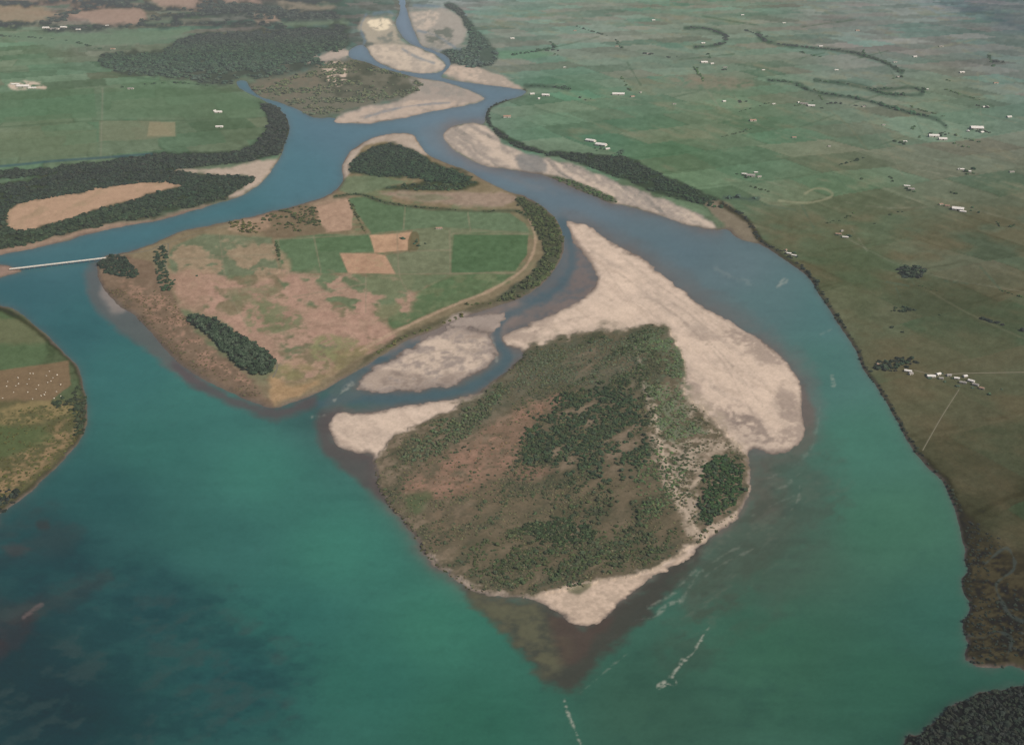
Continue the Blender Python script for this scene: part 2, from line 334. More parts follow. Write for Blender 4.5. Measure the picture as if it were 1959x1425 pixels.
paint(C, [(790,441),(840,436),(1010,446),(1012,452),(866,450),(862,525),(757,527),(738,490),(785,482)], (104,111,87), 1.6, FW, .95, None, False)
paint(C, [(868,450),(930,446),(1010,452),(1008,490),(985,520),(862,525)], (77,100,72), 1.5, FW, .98, None, False)
paint(C, [(540,530),(700,528),(855,528),(790,562),(740,600),(690,600),(640,575),(600,590),(560,570)], (95,108,82), 3, 5, .9)
paint(C, [(700,530),(790,528),(780,560),(720,575)], (104,110,84), 3, 5, .6)
paint(C, [(745,605),(790,572),(860,532),(984,526),(940,556),(870,582),(800,612),(752,632)], (80,101,72), 2.5, 3, .9)
paint(C, [(745,605),(790,572),(860,532),(984,526),(940,556),(870,582),(800,612),(752,632)], (103,110,82), 5, 6, .6, (warp + n_diag, 0, .5))
paint(C, [(655,600),(740,585),(800,565),(740,610),(690,615)], (112,113,86), 5, 6, .9)
paint(C, [(600,395),(622,384),(666,381),(676,410),(672,442),(625,446),(605,420)], (154,129,109), 1.6, 1.5, .95, None, False)
paint(C, [(590,385),(655,372),(668,380),(600,398)], (128,112,94), 3, 3, .8)
paint(C, [(500,408),(590,392),(612,425),(620,446),(530,456),(480,430)], (110,98,80), 4, 4, .9)
paint(C, [(460,420),(505,408),(520,428),(500,445),(440,440)], (148,125,104), 4, 6, .7)
paint(C, [(707,452),(787,446),(783,480),(717,486)], (162,133,107), 1.2, .8, 1, None, False)
paint(C, [(650,486),(716,487),(737,490),(757,526),(666,524)], (158,129,105), 1.2, .8, 1, None, False)
paint(C, [(650,486),(716,487),(757,526),(666,524)], (140,122,96), 3, 3, .6, (n_px + warp, 0, .5), False)
paint(C, [(785,450),(800,448),(800,478),(780,482)], (98,92,70), 1.5, 1.5, .9)
PINK = (153,125,108)
SW = [(340,530),(400,524),(450,545),(520,528),(565,530),(590,575),(620,598),(680,588),(700,556),(720,585),(700,610),(745,622),(752,645),(700,676),(640,660),(575,705),(530,705),(495,668),(462,640),(420,604),(350,575)]
paint(C, SW, PINK, 6, 12, .85, (warp2 + .4 * n_px + .4 * warp + .4 * n_vein, -.6, .1))
paint(C, [(520,530),(700,530),(790,560),(760,620),(600,610),(540,575)], PINK, 10, 10, .85, (n_vein + .3 * warp, -.1, .5))
paint(C, [(330,530),(480,535),(500,640),(420,610)], PINK, 12, 10, .8, (n_vein + n_px * .5, -.4, .3))
paint(C, [(330,470),(520,470),(540,535),(340,535)], (142,122,100), 8, 8, .75, (n_vein + .4 * n_px, .1, .6))
paint(C, [(580,640),(720,630),(745,660),(640,720),(530,730)], PINK, 10, 10, .8, (n_vein + .4 * n_px, .0, .5))
paint(C, [(475,588),(530,578),(570,600),(575,625),(530,634),(480,630)], (98,106,78), 5, 9, .85, (n_px - n_vein * .5, -.8, .0))
paint(C, [(440,560),(500,545),(530,560),(480,585),(450,590)], (106,108,82), 6, 9, .7, (n_px, -.6, .2))
paint(C, [(600,655),(650,645),(690,655),(640,690),(600,690)], (112,115,80), 5, 8, .8, (n_px, -.6, .2))
paint(C, [(530,700),(590,682),(650,675),(710,655),(735,650),(650,712),(570,752),(520,755)], (122,115,80), 6, 8, .8, (warp2, -.5, .3))
paint(C, [(520,725),(560,740),(620,725),(560,765),(520,770)], (160,131,97), 6, 6, .7)
paint(C, [(190,500),(240,490),(300,510),(330,560),(350,600),(400,660),(470,720),(520,775),(490,772),(400,732),(320,672),(258,605),(200,560)], (112,96,81), 5, 6, .9)
paint(C, [(200,560),(260,560),(330,610),(400,690),(500,760),(490,772),(400,732),(320,672),(258,605)], (90,81,70), 5, 6, .8, (warp + n_px, -.3, .4))
paint(C, [(230,540),(300,560),(380,640),(440,700),(480,740),(420,720),(350,670),(270,590)], (142,114,96), 6, 8, .7, (warp + n_px, -.3, .3))
paint(C, [(325,520),(370,528),(400,560),(380,600),(350,590),(330,550)], (144,119,101), 6, 7, .8)
BELTF = [(985,382),(1012,380),(1048,403),(1072,432),(1079,470),(1070,502),(1040,540),(1000,568),(962,580),(950,570),(1000,535),(1035,495),(1030,455),(1008,415)]
paint(C, BELTF, (74,79,66), 4, 5, .95)
paintline(C, [(1012,420),(1024,455),(1018,490),(995,522),(940,556),(870,585),(800,616),(750,640),(690,672)], 2.4, (156,135,112), .7, 2, 2)
paintline(C, [(1000,566),(940,582),(880,604),(820,628),(770,648),(722,678),(650,722)], 7, (82,82,66), .8, 4, 4)
paintline(C, [(690,690),(640,730),(570,768)], 6, (114,103,82), .7, 3, 3)
paint(C, [(655,318),(672,288),(705,268),(750,256),(788,257),(803,275),(818,297),(780,290),(740,272),(700,282),(678,305),(668,330),(655,345)], (158,145,131), 3, 5, .95)
GROVE = [(668,325),(690,295),(740,275),(785,284),(820,306),(870,322),(905,338),(890,352),(840,350),(790,345),(735,340),(695,335)]
GROVE2 = [(735,360),(790,350),(850,345),(905,345),(915,358),(860,370),(800,368)]
paint(C, GROVE, (60,70,60), 4, 6, .95); paint(C, GROVE2, (62,71,58), 4, 6, .9)
paint(C, [(655,345),(690,338),(735,342),(780,350),(735,360),(700,372),(650,368)], (96,109,86), 3, 3, .9)
paint(C, [(720,372),(800,368),(880,368),(960,372),(985,382),(960,396),(900,396),(820,390),(750,378)], (138,122,107), 4, 5, .9)
paint(C, [(760,374),(840,372),(870,384),(820,388)], (104,108,86), 4, 6, .7)
HEDGE = [(640,378),(690,374),(740,390),(820,400),(920,406),(985,405),(1008,418)]
paintline(C, HEDGE, 3, (74,82,66), .8, 2.5, 2)
for l in ([(860,443),(862,526)],[(532,458),(540,530)],[(320,465),(318,500),(324,528)],[(665,382),(700,448)],[(440,570),(470,620)],[(757,526),(985,524)],[(760,445),(765,530),(790,572)],[(600,452),(615,525)],[(420,450),(430,528)],[(330,498),(525,488)],[(895,408),(900,444)],[(700,530),(700,600)],[(560,570),(700,545)],[(524,460),(707,450)],[(785,482),(862,480)],[(775,398),(772,440)],[(866,449),(1012,450)]):
    paintline(C, l, 1.1, (124,117,96) if l[0][0] != 665 else (78,82,64), .6, 1.2, .8)
C *= (1 + (.13 * n_px + .09 * n_diag) * sstep(0, 6, s_farm))[..., None]

# ---- scrub island and its gravel
sw = s_wood + rag * .8
paint(C, sw, (164,149,134), 2, 0, 1, None, True, None, 4)
paint(C, s_wood, (190,171,152), 5, 4, .9, (n_flow * .7 + warp2 * .5 + .3 * n_px, -.9, .1), grow=-5)
paint(C, s_wood, (200,180,159), 14, 8, .6, (warp2 * .6 + .7 * n_flow, -.2, .5), grow=-20)
paint(C, s_wood, (164,147,131), 2, 0, .5, (n_flow, .2, .5))
paint(C, np.maximum(s_b2, s_b3), (146,134,124), 4, 4, 1, grow=5); paint(C, s_b2, (186,168,149), 6, 8, .85, (n_px + warp + .5 * n_flow, -.8, .3), grow=-9)
for p, o in (([(1375,625),(1420,635),(1470,665),(1500,700),(1480,700),(1430,675),(1385,650)],.6),([(1395,790),(1440,800),(1500,850),(1480,866),(1440,850),(1410,830)],.8),([(1290,700),(1340,730),(1330,780),(1310,760)],.6),([(1350,780),(1400,770),(1440,800),(1400,840)],.6),
             ([(1095,450),(1120,480),(1140,520),(1135,555),(1122,540),(1105,490)],.8),([(730,735),(800,722),(860,730),(800,745)],.75),([(760,715),(830,718),(890,712),(830,735)],.7),([(700,715),(750,712),(780,735),(710,745)],.5),([(870,630),(935,630),(920,650),(860,650)],.7),
             ([(640,800),(690,800),(720,830),(690,850)],.3),([(1300,620),(1380,640),(1340,660)],.4),([(1490,740),(1530,770),(1535,840),(1495,840)],.6),([(960,640),(1010,625),(1060,605),(1020,650)],.5)):
    paint(C, p, (124,112,103), 9, 12, o, (n_px + warp + .4 * n_flow, -.6, .3))
for l in ([(1370,630),(1440,648),(1500,690)],[(1500,690),(1450,672),(1390,650),(1368,632)],[(1180,520),(1260,580),(1340,640),(1400,700),(1460,780)],[(1150,500),(1200,570),(1260,610)],[(1400,700),(1470,740),(1520,780)],[(1010,640),(1080,615),(1150,600)],[(1290,600),(1380,690),(1420,760),(1480,850)],[(780,690),(850,670),(930,672)],[(1250,560),(1330,610),(1450,720),(1500,800)],[(1200,500),(1280,560),(1380,620)],[(1330,760),(1400,790),(1460,830)]):
    paintline(C, l, 1.5, (136,124,112), .5, 2, 4, (n_px + .5 * warp, -.5, .3))
# vegetated ground
paint(C, s_veg, (94,88,72), 7, 5, 1)
paint(C, s_veg, (76,79,65), 7, 5, .8, (n_diag * .9 + n_px * .4, -.2, .4), grow=-6)
paint(C, s_veg, (124,110,93), 5, 3, .65, (-n_diag * .9 + n_px * .5 + .3 * warp2, .05, .5), grow=-6)
paint(C, [(1000,674),(1110,636),(1250,622),(1290,660),(1240,760),(1100,760),(980,790),(900,830),(860,800)], (84,87,73), 16, 14, .7, (n_px + warp2, -.7, .3))
THK = [(1130,640),(1250,630),(1265,700),(1245,860),(1235,930),(1290,1020),(1230,1090),(1050,1130),(950,1125),(940,1040),(1010,980),(1070,940),(990,890),(1000,820),(1060,760)]
paint(C, THK, (66,71,58), 22, 14, .75, (n_diag * .8 + n_px * .5 + .3 * warp2, -.25, .35))
paint(C, [(820,985),(960,920),(1240,900),(1320,1030),(1230,1100),(1010,1140),(900,1110)], (88,82,64), 24, 14, .55, (n_px + warp2 - n_diag * .5, -.5, .4))
paint(C, [(1235,740),(1300,735),(1372,790),(1420,858),(1352,880),(1332,930),(1332,1020),(1318,1030),(1290,960),(1262,900),(1246,820)], (156,142,124), 8, 12, .85, (n_px + warp * .8, -.4, .35))
paint(C, [(1215,640),(1290,650),(1310,720),(1320,790),(1360,830),(1290,850),(1262,830),(1240,760),(1225,700)], (88,99,79), 9, 12, .85, (n_px + warp, -.45, .25))
paintline(C, [(1215,650),(1228,720),(1242,790)], 2.5, (146,134,117), .6, 2.5, 4, (n_px, -.5, .2))
paintline(C, [(1252,780),(1262,850),(1282,910),(1300,960),(1328,1010),(1342,1032)], 4, (172,156,136), .75, 3, 5, (n_px, -.8, -.1))
paintline(C, [(1320,935),(1340,915),(1350,885)], 3, (170,154,134), .7, 3, 4)
RED = [(775,945),(800,912),(850,882),(900,848),(960,800),(1050,765),(1075,775),(1010,825),(985,880),(960,910),(900,940),(840,955)]
paint(C, RED, (118,98,82), 20, 16, .85, (n_px + warp, -1.0, .2))
paint(C, RED, (140,110,93), 16, 14, .65, (n_diag + .5 * n_px, -.2, .4))
paint(C, [(780,948),(825,945),(815,970),(795,985),(775,970)], (78,90,64), 6, 6, .8)
paint(C, [(820,990),(900,930),(960,900),(1000,920),(900,1000),(840,1060)], (106,93,76), 14, 12, .75, (n_px + warp, -.6, .4))
paint(C, [(975,900),(1030,890),(1060,905),(1000,925)], (120,97,82), 8, 8, .7)
paint(C, [(930,985),(1000,950),(1100,930),(1150,940),(1060,985),(960,1010)], (104,94,76), 12, 12, .6, (n_px + warp, -.5, .4))
TOE = [(1025,1148),(1085,1122),(1150,1112),(1230,1098),(1330,1058),(1275,1092),(1228,1118),(1160,1180),(1120,1197),(1080,1182)]
paint(C, TOE, (170,152,133), 4, 6, .95)
paint(C, TOE, (190,169,148), 4, 6, .7, (n_px + warp, -.3, .4), grow=-5)
paint(C, [(1085,1130),(1130,1118),(1110,1138)], (86,91,68), 4, 5, .8)
paint(C, [(1345,1035),(1400,1002),(1435,940),(1437,905),(1430,960),(1398,990),(1350,1015)], (166,150,132), 3, 4, .9, grow=3)
paintline(C, [(716,905),(725,940),(760,985),(790,1022),(822,1072),(858,1098),(900,1128)], 2.5, (130,118,101), .5, 2, 2, (n_px, -.7, .2))
# wet margins and fine variation
wet = (1 - sstep(0, 8, land + 3 * warp)) * sstep(100, 420, VV) * .62 + (1 - sstep(0, 3.5, land)) * .35
C += (lin((98,90,84)).astype(np.float32) - C) * np.clip(wet * np.clip(.8 + .7 * warp2, .3, 1), 0, 1)[..., None]
C *= (1 + (0.10 * n_fine + .07 * n_px) * np.clip(2500 / YY, .3, 1) + .06 * n_spk)[..., None]

# ------------------------------------------------------------------ WATER COLOURS
WC = [(770,50,(104,121,136)),(850,180,(92,117,132)),(650,250,(78,112,126)),(580,330,(66,109,120)),(450,390,(60,106,114)),(250,450,(58,102,111)),(80,490,(60,103,110)),(60,560,(48,92,98)),(150,620,(45,93,96)),(250,700,(48,104,102)),
 (300,850,(48,106,99)),(500,900,(52,116,105)),(200,950,(41,87,87)),(100,1050,(37,71,75)),(300,1150,(37,77,80)),(100,1350,(30,56,62)),(450,1300,(35,80,82)),(650,1050,(51,118,105)),(560,1180,(42,100,94)),(700,1300,(42,101,91)),(900,1380,(41,97,82)),
 (850,1200,(48,112,96)),(1250,1350,(50,90,76)),(1500,1250,(49,96,78)),(1700,1300,(44,92,76)),(1850,1400,(34,72,62)),(1700,1000,(57,107,88)),(1500,1050,(63,92,78)),(1650,850,(60,113,98)),(1580,700,(65,111,104)),(1450,580,(76,108,110)),
 (1300,470,(84,109,118)),(1100,380,(90,113,125)),(900,300,(90,115,129)),(1400,520,(84,107,113)),(620,780,(53,90,88)),(780,760,(64,94,98)),(1000,600,(86,98,102)),(1100,560,(90,97,100)),(1600,600,(69,111,111)),(1800,1200,(47,96,84)),(0,1250,(38,58,62)),(420,1040,(46,99,94)),(380,760,(52,111,104))]
Wc = idw(WC, 3.0)
Wc *= (1 + .08 * fbm(UU / 120, VV / 60, 3, 91))[..., None]
def wp_(p, c, soft=10, wp=8, op=.7, patch=None, grow=0): paint(Wc, p, c, soft, wp, op, patch, True, None, grow)
g_near = np.maximum(np.maximum(s_wood, s_b2), np.maximum(s_b3, s_ebar)) + rag
sh = np.exp(np.clip(g_near + 8 * warp2, -60, 0) / 11.0)
Wc += (lin((102,95,90)).astype(np.float32) - Wc) * (sh * .75)[..., None]
sh2 = np.exp(np.clip(land, -60, 0) / 5)
Wc += (lin((86,89,86)).astype(np.float32) - Wc) * (sh2 * .5)[..., None]
wp_([(1062,430),(1090,440),(1120,490),(1140,545),(1100,590),(1030,615),(975,645),(960,640),(970,600),(1020,570),(1060,530),(1085,490)], (92,97,98), 14, 8, .7)
wp_([(1090,470),(1130,520),(1138,560),(1090,595),(1040,605),(1080,560)], (112,103,97), 12, 12, .75, (n_px + warp, -.6, .2))
wp_([(980,580),(1060,560),(1100,580),(1050,610),(980,640)], (112,105,99), 10, 10, .6, (n_px + warp, -.5, .3))
wp_([(700,700),(780,650),(850,612),(930,590),(1010,575),(1000,600),(960,640),(950,655),(860,650),(800,660)], (120,112,105), 10, 8, .8)
wp_([(1070,405),(1150,430),(1260,490),(1380,570),(1500,650),(1560,720),(1570,800),(1550,860),(1500,900),(1440,900),(1400,860),(1500,700),(1300,560),(1100,440)], (94,98,97), 22, 12, .55)
wp_([(1535,740),(1560,800),(1550,860),(1510,890),(1450,895),(1500,850),(1530,800)], (99,90,84), 8, 6, .7)
wp_([(605,800),(625,785),(655,780),(632,820),(650,855),(712,872),(722,920),(742,965),(690,925),(640,885),(608,842)], (82,76,75), 9, 6, .8)
# clear thread of the side channel
for l, w in (([(1075,425),(1092,470),(1090,520),(1062,556),(1010,584),(968,606),(952,628),(956,660),(972,684),(955,708),(915,735),(860,752),(790,762),(720,764),(660,760),(610,775)], 9), ([(660,742),(690,712),(740,682),(800,655)], 5)):
    paintline(Wc, l, w, (66,92,101), .75, 7, 6)
wp_([(880,1120),(960,1140),(1050,1155),(1085,1185),(1120,1197),(1190,1150),(1250,1105),(1345,1035),(1335,1080),(1290,1130),(1240,1180),(1180,1235),(1130,1285),(1095,1325),(1055,1312),(1005,1262),(955,1205)], (66,65,60), 14, 12, .88)
wp_([(900,1135),(960,1145),(1030,1160),(1060,1200),(1085,1240),(1050,1285),(1010,1250),(960,1200)], (94,98,76), 20, 16, .75, (n_px * .4 + warp, -1.1, .4))
wp_([(1050,1170),(1120,1200),(1170,1180),(1130,1240),(1090,1270),(1060,1240)], (80,69,63), 12, 10, .6)
wp_([(1430,880),(1540,880),(1590,920),(1570,990),(1500,1050),(1400,1120),(1330,1170),(1300,1130),(1380,1030),(1430,960)], (74,88,78), 24, 16, .65)
wp_([(1440,895),(1490,890),(1510,940),(1480,1000),(1440,1010),(1440,940)], (88,87,79), 14, 14, .6, (warp2 + .5 * n_diag, -.5, .4))
wp_([(1400,900),(1600,880),(1600,1000),(1460,1120),(1340,1200),(1280,1160)], (66,79,68), 24, 20, .55, (n_diag + .6 * warp, .0, .45))
wp_([(1400,900),(1600,880),(1600,1000),(1460,1120),(1340,1200),(1280,1160)], (94,103,92), 24, 20, .3, (-n_diag + .4 * n_px, .15, .5))
wp_([(1330,1100),(1480,1040),(1540,1060),(1500,1160),(1400,1240),(1300,1300),(1250,1250),(1280,1180)], (64,84,72), 30, 20, .5, (warp2 + .4 * n_diag, -.5, .4))
wp_([(1480,870),(1580,820),(1620,950),(1540,1100),(1440,1180),(1520,1000)], (62,94,82), 24, 20, .4)
wp_([(1200,1240),(1400,1260),(1500,1340),(1350,1420),(1180,1400)], (42,78,68), 40, 30, .4, (warp2 + .4 * n_diag, -.3, .5))
wp_([(165,520),(190,505),(240,570),(300,640),(350,700),(400,735),(340,720),(260,650),(200,610),(172,570)], (90,90,87), 9, 8, .75)
wp_([(195,550),(235,560),(240,595),(210,595)], (136,131,124), 9, 7, .7)
wp_([(330,690),(400,735),(480,770),(540,780),(600,755),(600,775),(545,800),(505,800),(430,770),(360,735)], (84,77,78), 8, 6, .8)
wp_([(650,720),(690,700),(700,745),(650,785),(620,780)], (86,98,96), 8, 8, .45)
wp_([(990,240),(860,230),(840,262),(880,310),(960,340),(1060,370),(1000,345),(900,300)], (110,112,112), 9, 6, .5)
wp_([(800,250),(850,240),(850,290),(900,325),(850,300)], (100,113,120), 11, 8, .5)
wp_([(-60,1200),(0,1190),(50,1160),(82,1152),(70,1190),(30,1240),(-60,1280)], (64,55,56), 16, 14, .8)
wp_([(-60,1140),(30,1150),(120,1120),(210,1100),(160,1150),(60,1180),(-60,1240)], (60,68,68), 20, 18, .6)
wp_([(-60,980),(60,960),(160,1000),(120,1060),(0,1080),(-60,1080)], (54,70,71), 22, 18, .55, (warp2 + n_diag * .4, -.5, .4))
wp_([(-60,1080),(100,1060),(260,1080),(420,1140),(560,1220),(600,1320),(480,1400),(200,1440),(-60,1440)], (32,60,67), 60, 40, .5, (warp2 + .5 * warp, -.5, .5))
wp_([(-60,1180),(200,1120),(420,1160),(560,1260),(500,1400),(100,1440),(-60,1400)], (56,75,76), 50, 40, .45, (-warp2 + .6 * n_diag, .0, .5))
wp_([(70,1000),(90,998),(92,1010),(75,1012)], (58,57,55), 5, 4, .6)
wp_([(0,1045),(40,1040),(60,1052),(20,1060)], (70,67,66), 8, 6, .5)
paintline(Wc, [(45,1180),(72,1160),(80,1156)], 3, (112,101,99), .45, 3, 4, (n_px, -.6, .2))
FO = (162,170,160)
for l, w, o in (([(1268,1312),(1285,1300),(1300,1272),(1325,1250),(1345,1215),(1356,1200)],1.8,.55),([(1262,1312),(1276,1306),(1290,1305)],4,.55),([(1280,1300),(1295,1280),(1305,1262)],3.5,.35),([(1080,1340),(1088,1368),(1100,1395),(1112,1428)],1.2,.55),
               ([(1215,1185),(1250,1180),(1275,1160),(1300,1150)],2.5,.30),([(1240,1160),(1285,1135),(1330,1090)],1.2,.22),([(1110,1325),(1150,1290),(1200,1250)],1.1,.18),([(640,765),(660,745),(672,735)],3,.35),([(598,797),(625,790)],2,.4),
               ([(1488,548),(1496,540),(1502,536)],3,.35),([(1530,930),(1525,960),(1500,990)],1.2,.18),([(1592,720),(1595,736)],1.4,.3),([(935,640),(945,660),(950,690)],2,.3),([(1370,515),(1400,530),(1440,545)],5,.10),
               ([(1305,1150),(1320,1120),(1350,1085),(1420,1040)],1.2,.15),([(1570,770),(1555,850),(1520,890),(1470,915)],1.4,.10),([(1470,940),(1500,930),(1530,905)],1.1,.16),([(1440,985),(1490,960),(1520,950)],1,.15),([(1340,1110),(1380,1080),(1440,1050)],1,.15),([(1570,640),(1590,632)],1.5,.25)):
    paintline(Wc, l, w, FO, o, 2.4, 6, (n_px + .5 * n_spk, -.5, .4))
lines = fbm(UU / 90 + warp2 * .8, VV / 14, 3, 131)
Wc *= (1 + .06 * lines + .05 * n_spk + .04 * n_px)[..., None]

def desat(A, k):
    l = (A @ np.array([.2126, .7152, .0722]))[..., None]
    return l + (A - l) * k
C = desat(C, .90); Wc = desat(Wc, .90)
hz = haze(XX, YY)[..., None]
C = (C - AIR * hz) / (1 - hz)
Wc = (Wc - AIR * hz) / (1 - hz)
Wc = Wc * np.array([1.02, .92, .86])

# ------------------------------------------------------------------ heights
gr = np.maximum(np.maximum(s_b2, s_b3), np.maximum(s_ebar, np.where(s_veg > 0, -60, s_wood)))
top = 2.5 - 1.6 * sstep(-6, 6, gr)
Z = np.clip(land * np.where(gr > -8, .16, .42), -3.0, top)
ZL = Z + np.where(land > 6, np.clip(n_fine, -1, 1) * .10 * (gr > 4), 0)
hill = sstep(7800, 10500, YY) * sstep(-600, -2200, XX)
ZL = ZL + hill * (30 + 50 * np.clip(fbm(XX / 900, YY / 900, 3, 141), -.5, 1))

# ------------------------------------------------------------------ mesh builders
def mesh_from(name, V, Fc, cols=None, mat=None, shade=False):
    me = D.meshes.new(name)
    V = np.ascontiguousarray(V, np.float32); Fc = np.ascontiguousarray(Fc, np.int32)
    n = Fc.shape[1]
    me.vertices.add(len(V)); me.vertices.foreach_set('co', V.ravel())
    me.loops.add(Fc.size); me.loops.foreach_set('vertex_index', Fc.ravel())
    me.polygons.add(len(Fc)); me.polygons.foreach_set('loop_start', np.arange(0, Fc.size, n, dtype=np.int32))
    try: me.polygons.foreach_set('loop_total', np.full(len(Fc), n, np.int32))
    except Exception: pass
    me.polygons.foreach_set('use_smooth', np.full(len(Fc), shade, bool))
    if cols is not None:
        at = me.color_attributes.new('Col', 'FLOAT_COLOR', 'POINT')
        c4 = np.ones((len(V), 4), np.float32); c4[:, :3] = cols
        at.data.foreach_set('color', c4.ravel())
    me.update(); me.validate()
    if mat: me.materials.append(mat)
    return me
def add(name, me, parent=None, **kw):
    o = D.objects.new(name, me); COL.objects.link(o)
    if parent: o.parent = parent
    for k, v in kw.items(): o[k] = v
    return o

# ------------------------------------------------------------------ materials
def nodes(name):
    m = D.materials.new(name); m.use_nodes = True
    nt = m.node_tree; b = nt.nodes['Principled BSDF']
    return m, nt, b
def airlight(m, nt, b):  # imitates haze: surfaces emit more the farther they lie from the camera point
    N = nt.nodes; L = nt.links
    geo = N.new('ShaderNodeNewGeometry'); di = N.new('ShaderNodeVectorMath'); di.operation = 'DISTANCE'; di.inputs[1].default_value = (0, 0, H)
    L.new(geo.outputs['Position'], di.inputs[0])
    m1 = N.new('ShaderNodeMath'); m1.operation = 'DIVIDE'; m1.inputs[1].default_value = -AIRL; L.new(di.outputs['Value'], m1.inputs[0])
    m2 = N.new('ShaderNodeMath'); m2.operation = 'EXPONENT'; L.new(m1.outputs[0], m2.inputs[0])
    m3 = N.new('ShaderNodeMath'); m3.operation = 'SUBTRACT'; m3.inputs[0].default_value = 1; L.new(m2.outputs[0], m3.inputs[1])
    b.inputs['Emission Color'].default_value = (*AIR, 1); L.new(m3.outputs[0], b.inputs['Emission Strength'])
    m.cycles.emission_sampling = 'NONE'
def attr_mat(name, scales, amps, rough, spec, bump=0, bscale=.2, gain=1.0):
    m, nt, b = nodes(name); N = nt.nodes; L = nt.links
    at = N.new('ShaderNodeAttribute'); at.attribute_name = 'Col'
    geo = N.new('ShaderNodeNewGeometry')
    cur = None
    for s, a in zip(scales, amps):
        no = N.new('ShaderNodeTexNoise'); no.inputs['Scale'].default_value = s; no.inputs['Detail'].default_value = 3; no.inputs['Roughness'].default_value = .7
        L.new(geo.outputs['Position'], no.inputs['Vector'])
        mr = N.new('ShaderNodeMapRange'); mr.inputs['From Min'].default_value = .25; mr.inputs['From Max'].default_value = .75
        mr.inputs['To Min'].default_value = 1 - a; mr.inputs['To Max'].default_value = 1 + a
        L.new(no.outputs['Fac'], mr.inputs['Value'])
        if cur is None: cur = mr.outputs[0]
        else:
            mm = N.new('ShaderNodeMath'); mm.operation = 'MULTIPLY'; L.new(cur, mm.inputs[0]); L.new(mr.outputs[0], mm.inputs[1]); cur = mm.outputs[0]
    g = N.new('ShaderNodeMath'); g.operation = 'MULTIPLY'; g.inputs[1].default_value = gain; L.new(cur, g.inputs[0])
    vm = N.new('ShaderNodeVectorMath'); vm.operation = 'SCALE'
    L.new(at.outputs['Color'], vm.inputs[0]); L.new(g.outputs[0], vm.inputs['Scale'])
    L.new(vm.outputs[0], b.inputs['Base Color'])
    b.inputs['Roughness'].default_value = rough; b.inputs['Specular IOR Level'].default_value = spec
    if bump:
        bn = N.new('ShaderNodeTexNoise'); bn.inputs['Scale'].default_value = bscale; bn.inputs['Detail'].default_value = 1
        L.new(geo.outputs['Position'], bn.inputs['Vector'])
        bp = N.new('ShaderNodeBump'); bp.inputs['Strength'].default_value = 1; bp.inputs['Distance'].default_value = bump
        L.new(bn.outputs['Fac'], bp.inputs['Height']); L.new(bp.outputs[0], b.inputs['Normal'])
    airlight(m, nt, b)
    return m
G = 1.0
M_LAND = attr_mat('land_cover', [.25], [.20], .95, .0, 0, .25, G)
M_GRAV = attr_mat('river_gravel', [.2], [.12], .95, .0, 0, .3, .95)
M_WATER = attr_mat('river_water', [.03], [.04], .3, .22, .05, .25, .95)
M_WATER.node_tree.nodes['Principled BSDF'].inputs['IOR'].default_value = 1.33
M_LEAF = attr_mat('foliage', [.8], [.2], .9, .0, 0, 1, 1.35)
def plain(name, c, rough=.8, var=.15, sc=.6):
    m, nt, b = nodes(name); N = nt.nodes; L = nt.links
    no = N.new('ShaderNodeTexNoise'); no.inputs['Scale'].default_value = sc
    r = N.new('ShaderNodeValToRGB'); cl = lin(c)
    r.color_ramp.elements[0].position = .3; r.color_ramp.elements[1].position = .7
    r.color_ramp.elements[0].color = (*(cl * (1 - var)), 1); r.color_ramp.elements[1].color = (*np.minimum(cl * (1 + var), .85), 1)
    tc = N.new('ShaderNodeNewGeometry'); L.new(tc.outputs['Position'], no.inputs['Vector'])
    L.new(no.outputs['Fac'], r.inputs[0]); L.new(r.outputs[0], b.inputs['Base Color'])
    b.inputs['Roughness'].default_value = rough; b.inputs['Specular IOR Level'].default_value = .2
    return m

# ------------------------------------------------------------------ split terrain
idx = (np.arange(NV)[:, None] * NU + np.arange(NU)[None, :])
quads = np.stack([idx[1:, :-1], idx[1:, 1:], idx[:-1, 1:], idx[:-1, :-1]], -1).reshape(-1, 4)
lf = land.ravel()[quads]
P = np.stack([XX, YY, ZL], -1).reshape(-1, 3)
PW = np.stack([XX, YY, np.zeros_like(XX)], -1).reshape(-1, 3)
CC = np.clip(C, .006, .75).reshape(-1, 3); WW = np.clip(Wc, .003, .8).reshape(-1, 3)
reg = np.zeros((NV, NU), np.int8)
reg[s_farm > -14] = 1
reg[s_wood > -14] = 2
reg[s_veg > 0] = 3
b23 = np.maximum(s_b2, s_b3)
reg[(b23 > -14) & (b23 > s_farm) & (b23 > s_wood)] = 4
reg[s_ebar > 0] = 6
reg[sdf(GBAR) > 0] = 7
reg[sdf(BARTOP) > 0] = 8
reg[sdf(GB2) > 0] = 9
reg[land < -14] = 0
rf = reg.ravel()[quads[:, 0]]
landf = lf.max(1) > -7
def sub(name, mask, P_, C_, mat, label):
    q = quads[mask]
    if len(q) == 0: return
    un, inv = np.unique(q, return_inverse=True)
    me = mesh_from(name, P_[un], inv.reshape(-1, 4), C_[un], mat, True)
    add(name, me, kind='structure', label=label)
sub('ground', landf & (rf == 0), P, CC, M_LAND, 'flat green and brown pasture plain along the river')
sub('island', landf & (rf == 1), P, CC, M_LAND, 'river island of farm fields with scrubby banks')
sub('island', landf & (rf == 3), P, CC, M_LAND, 'brown scrub covered river island')
sub('gravel_bar', landf & (rf == 2), P, CC, M_GRAV, 'broad pale gravel bar around the scrub island')
sub('gravel_bar', landf & (rf == 4), P, CC, M_GRAV, 'ragged pale gravel bar between side channels')
sub('gravel_bar', landf & (rf == 6), P, CC, M_GRAV, 'long narrow gravel bar along the pasture bank')
sub('gravel_bar', landf & (rf == 7), P, CC, M_GRAV, 'curved gravel point below the wooded bar')
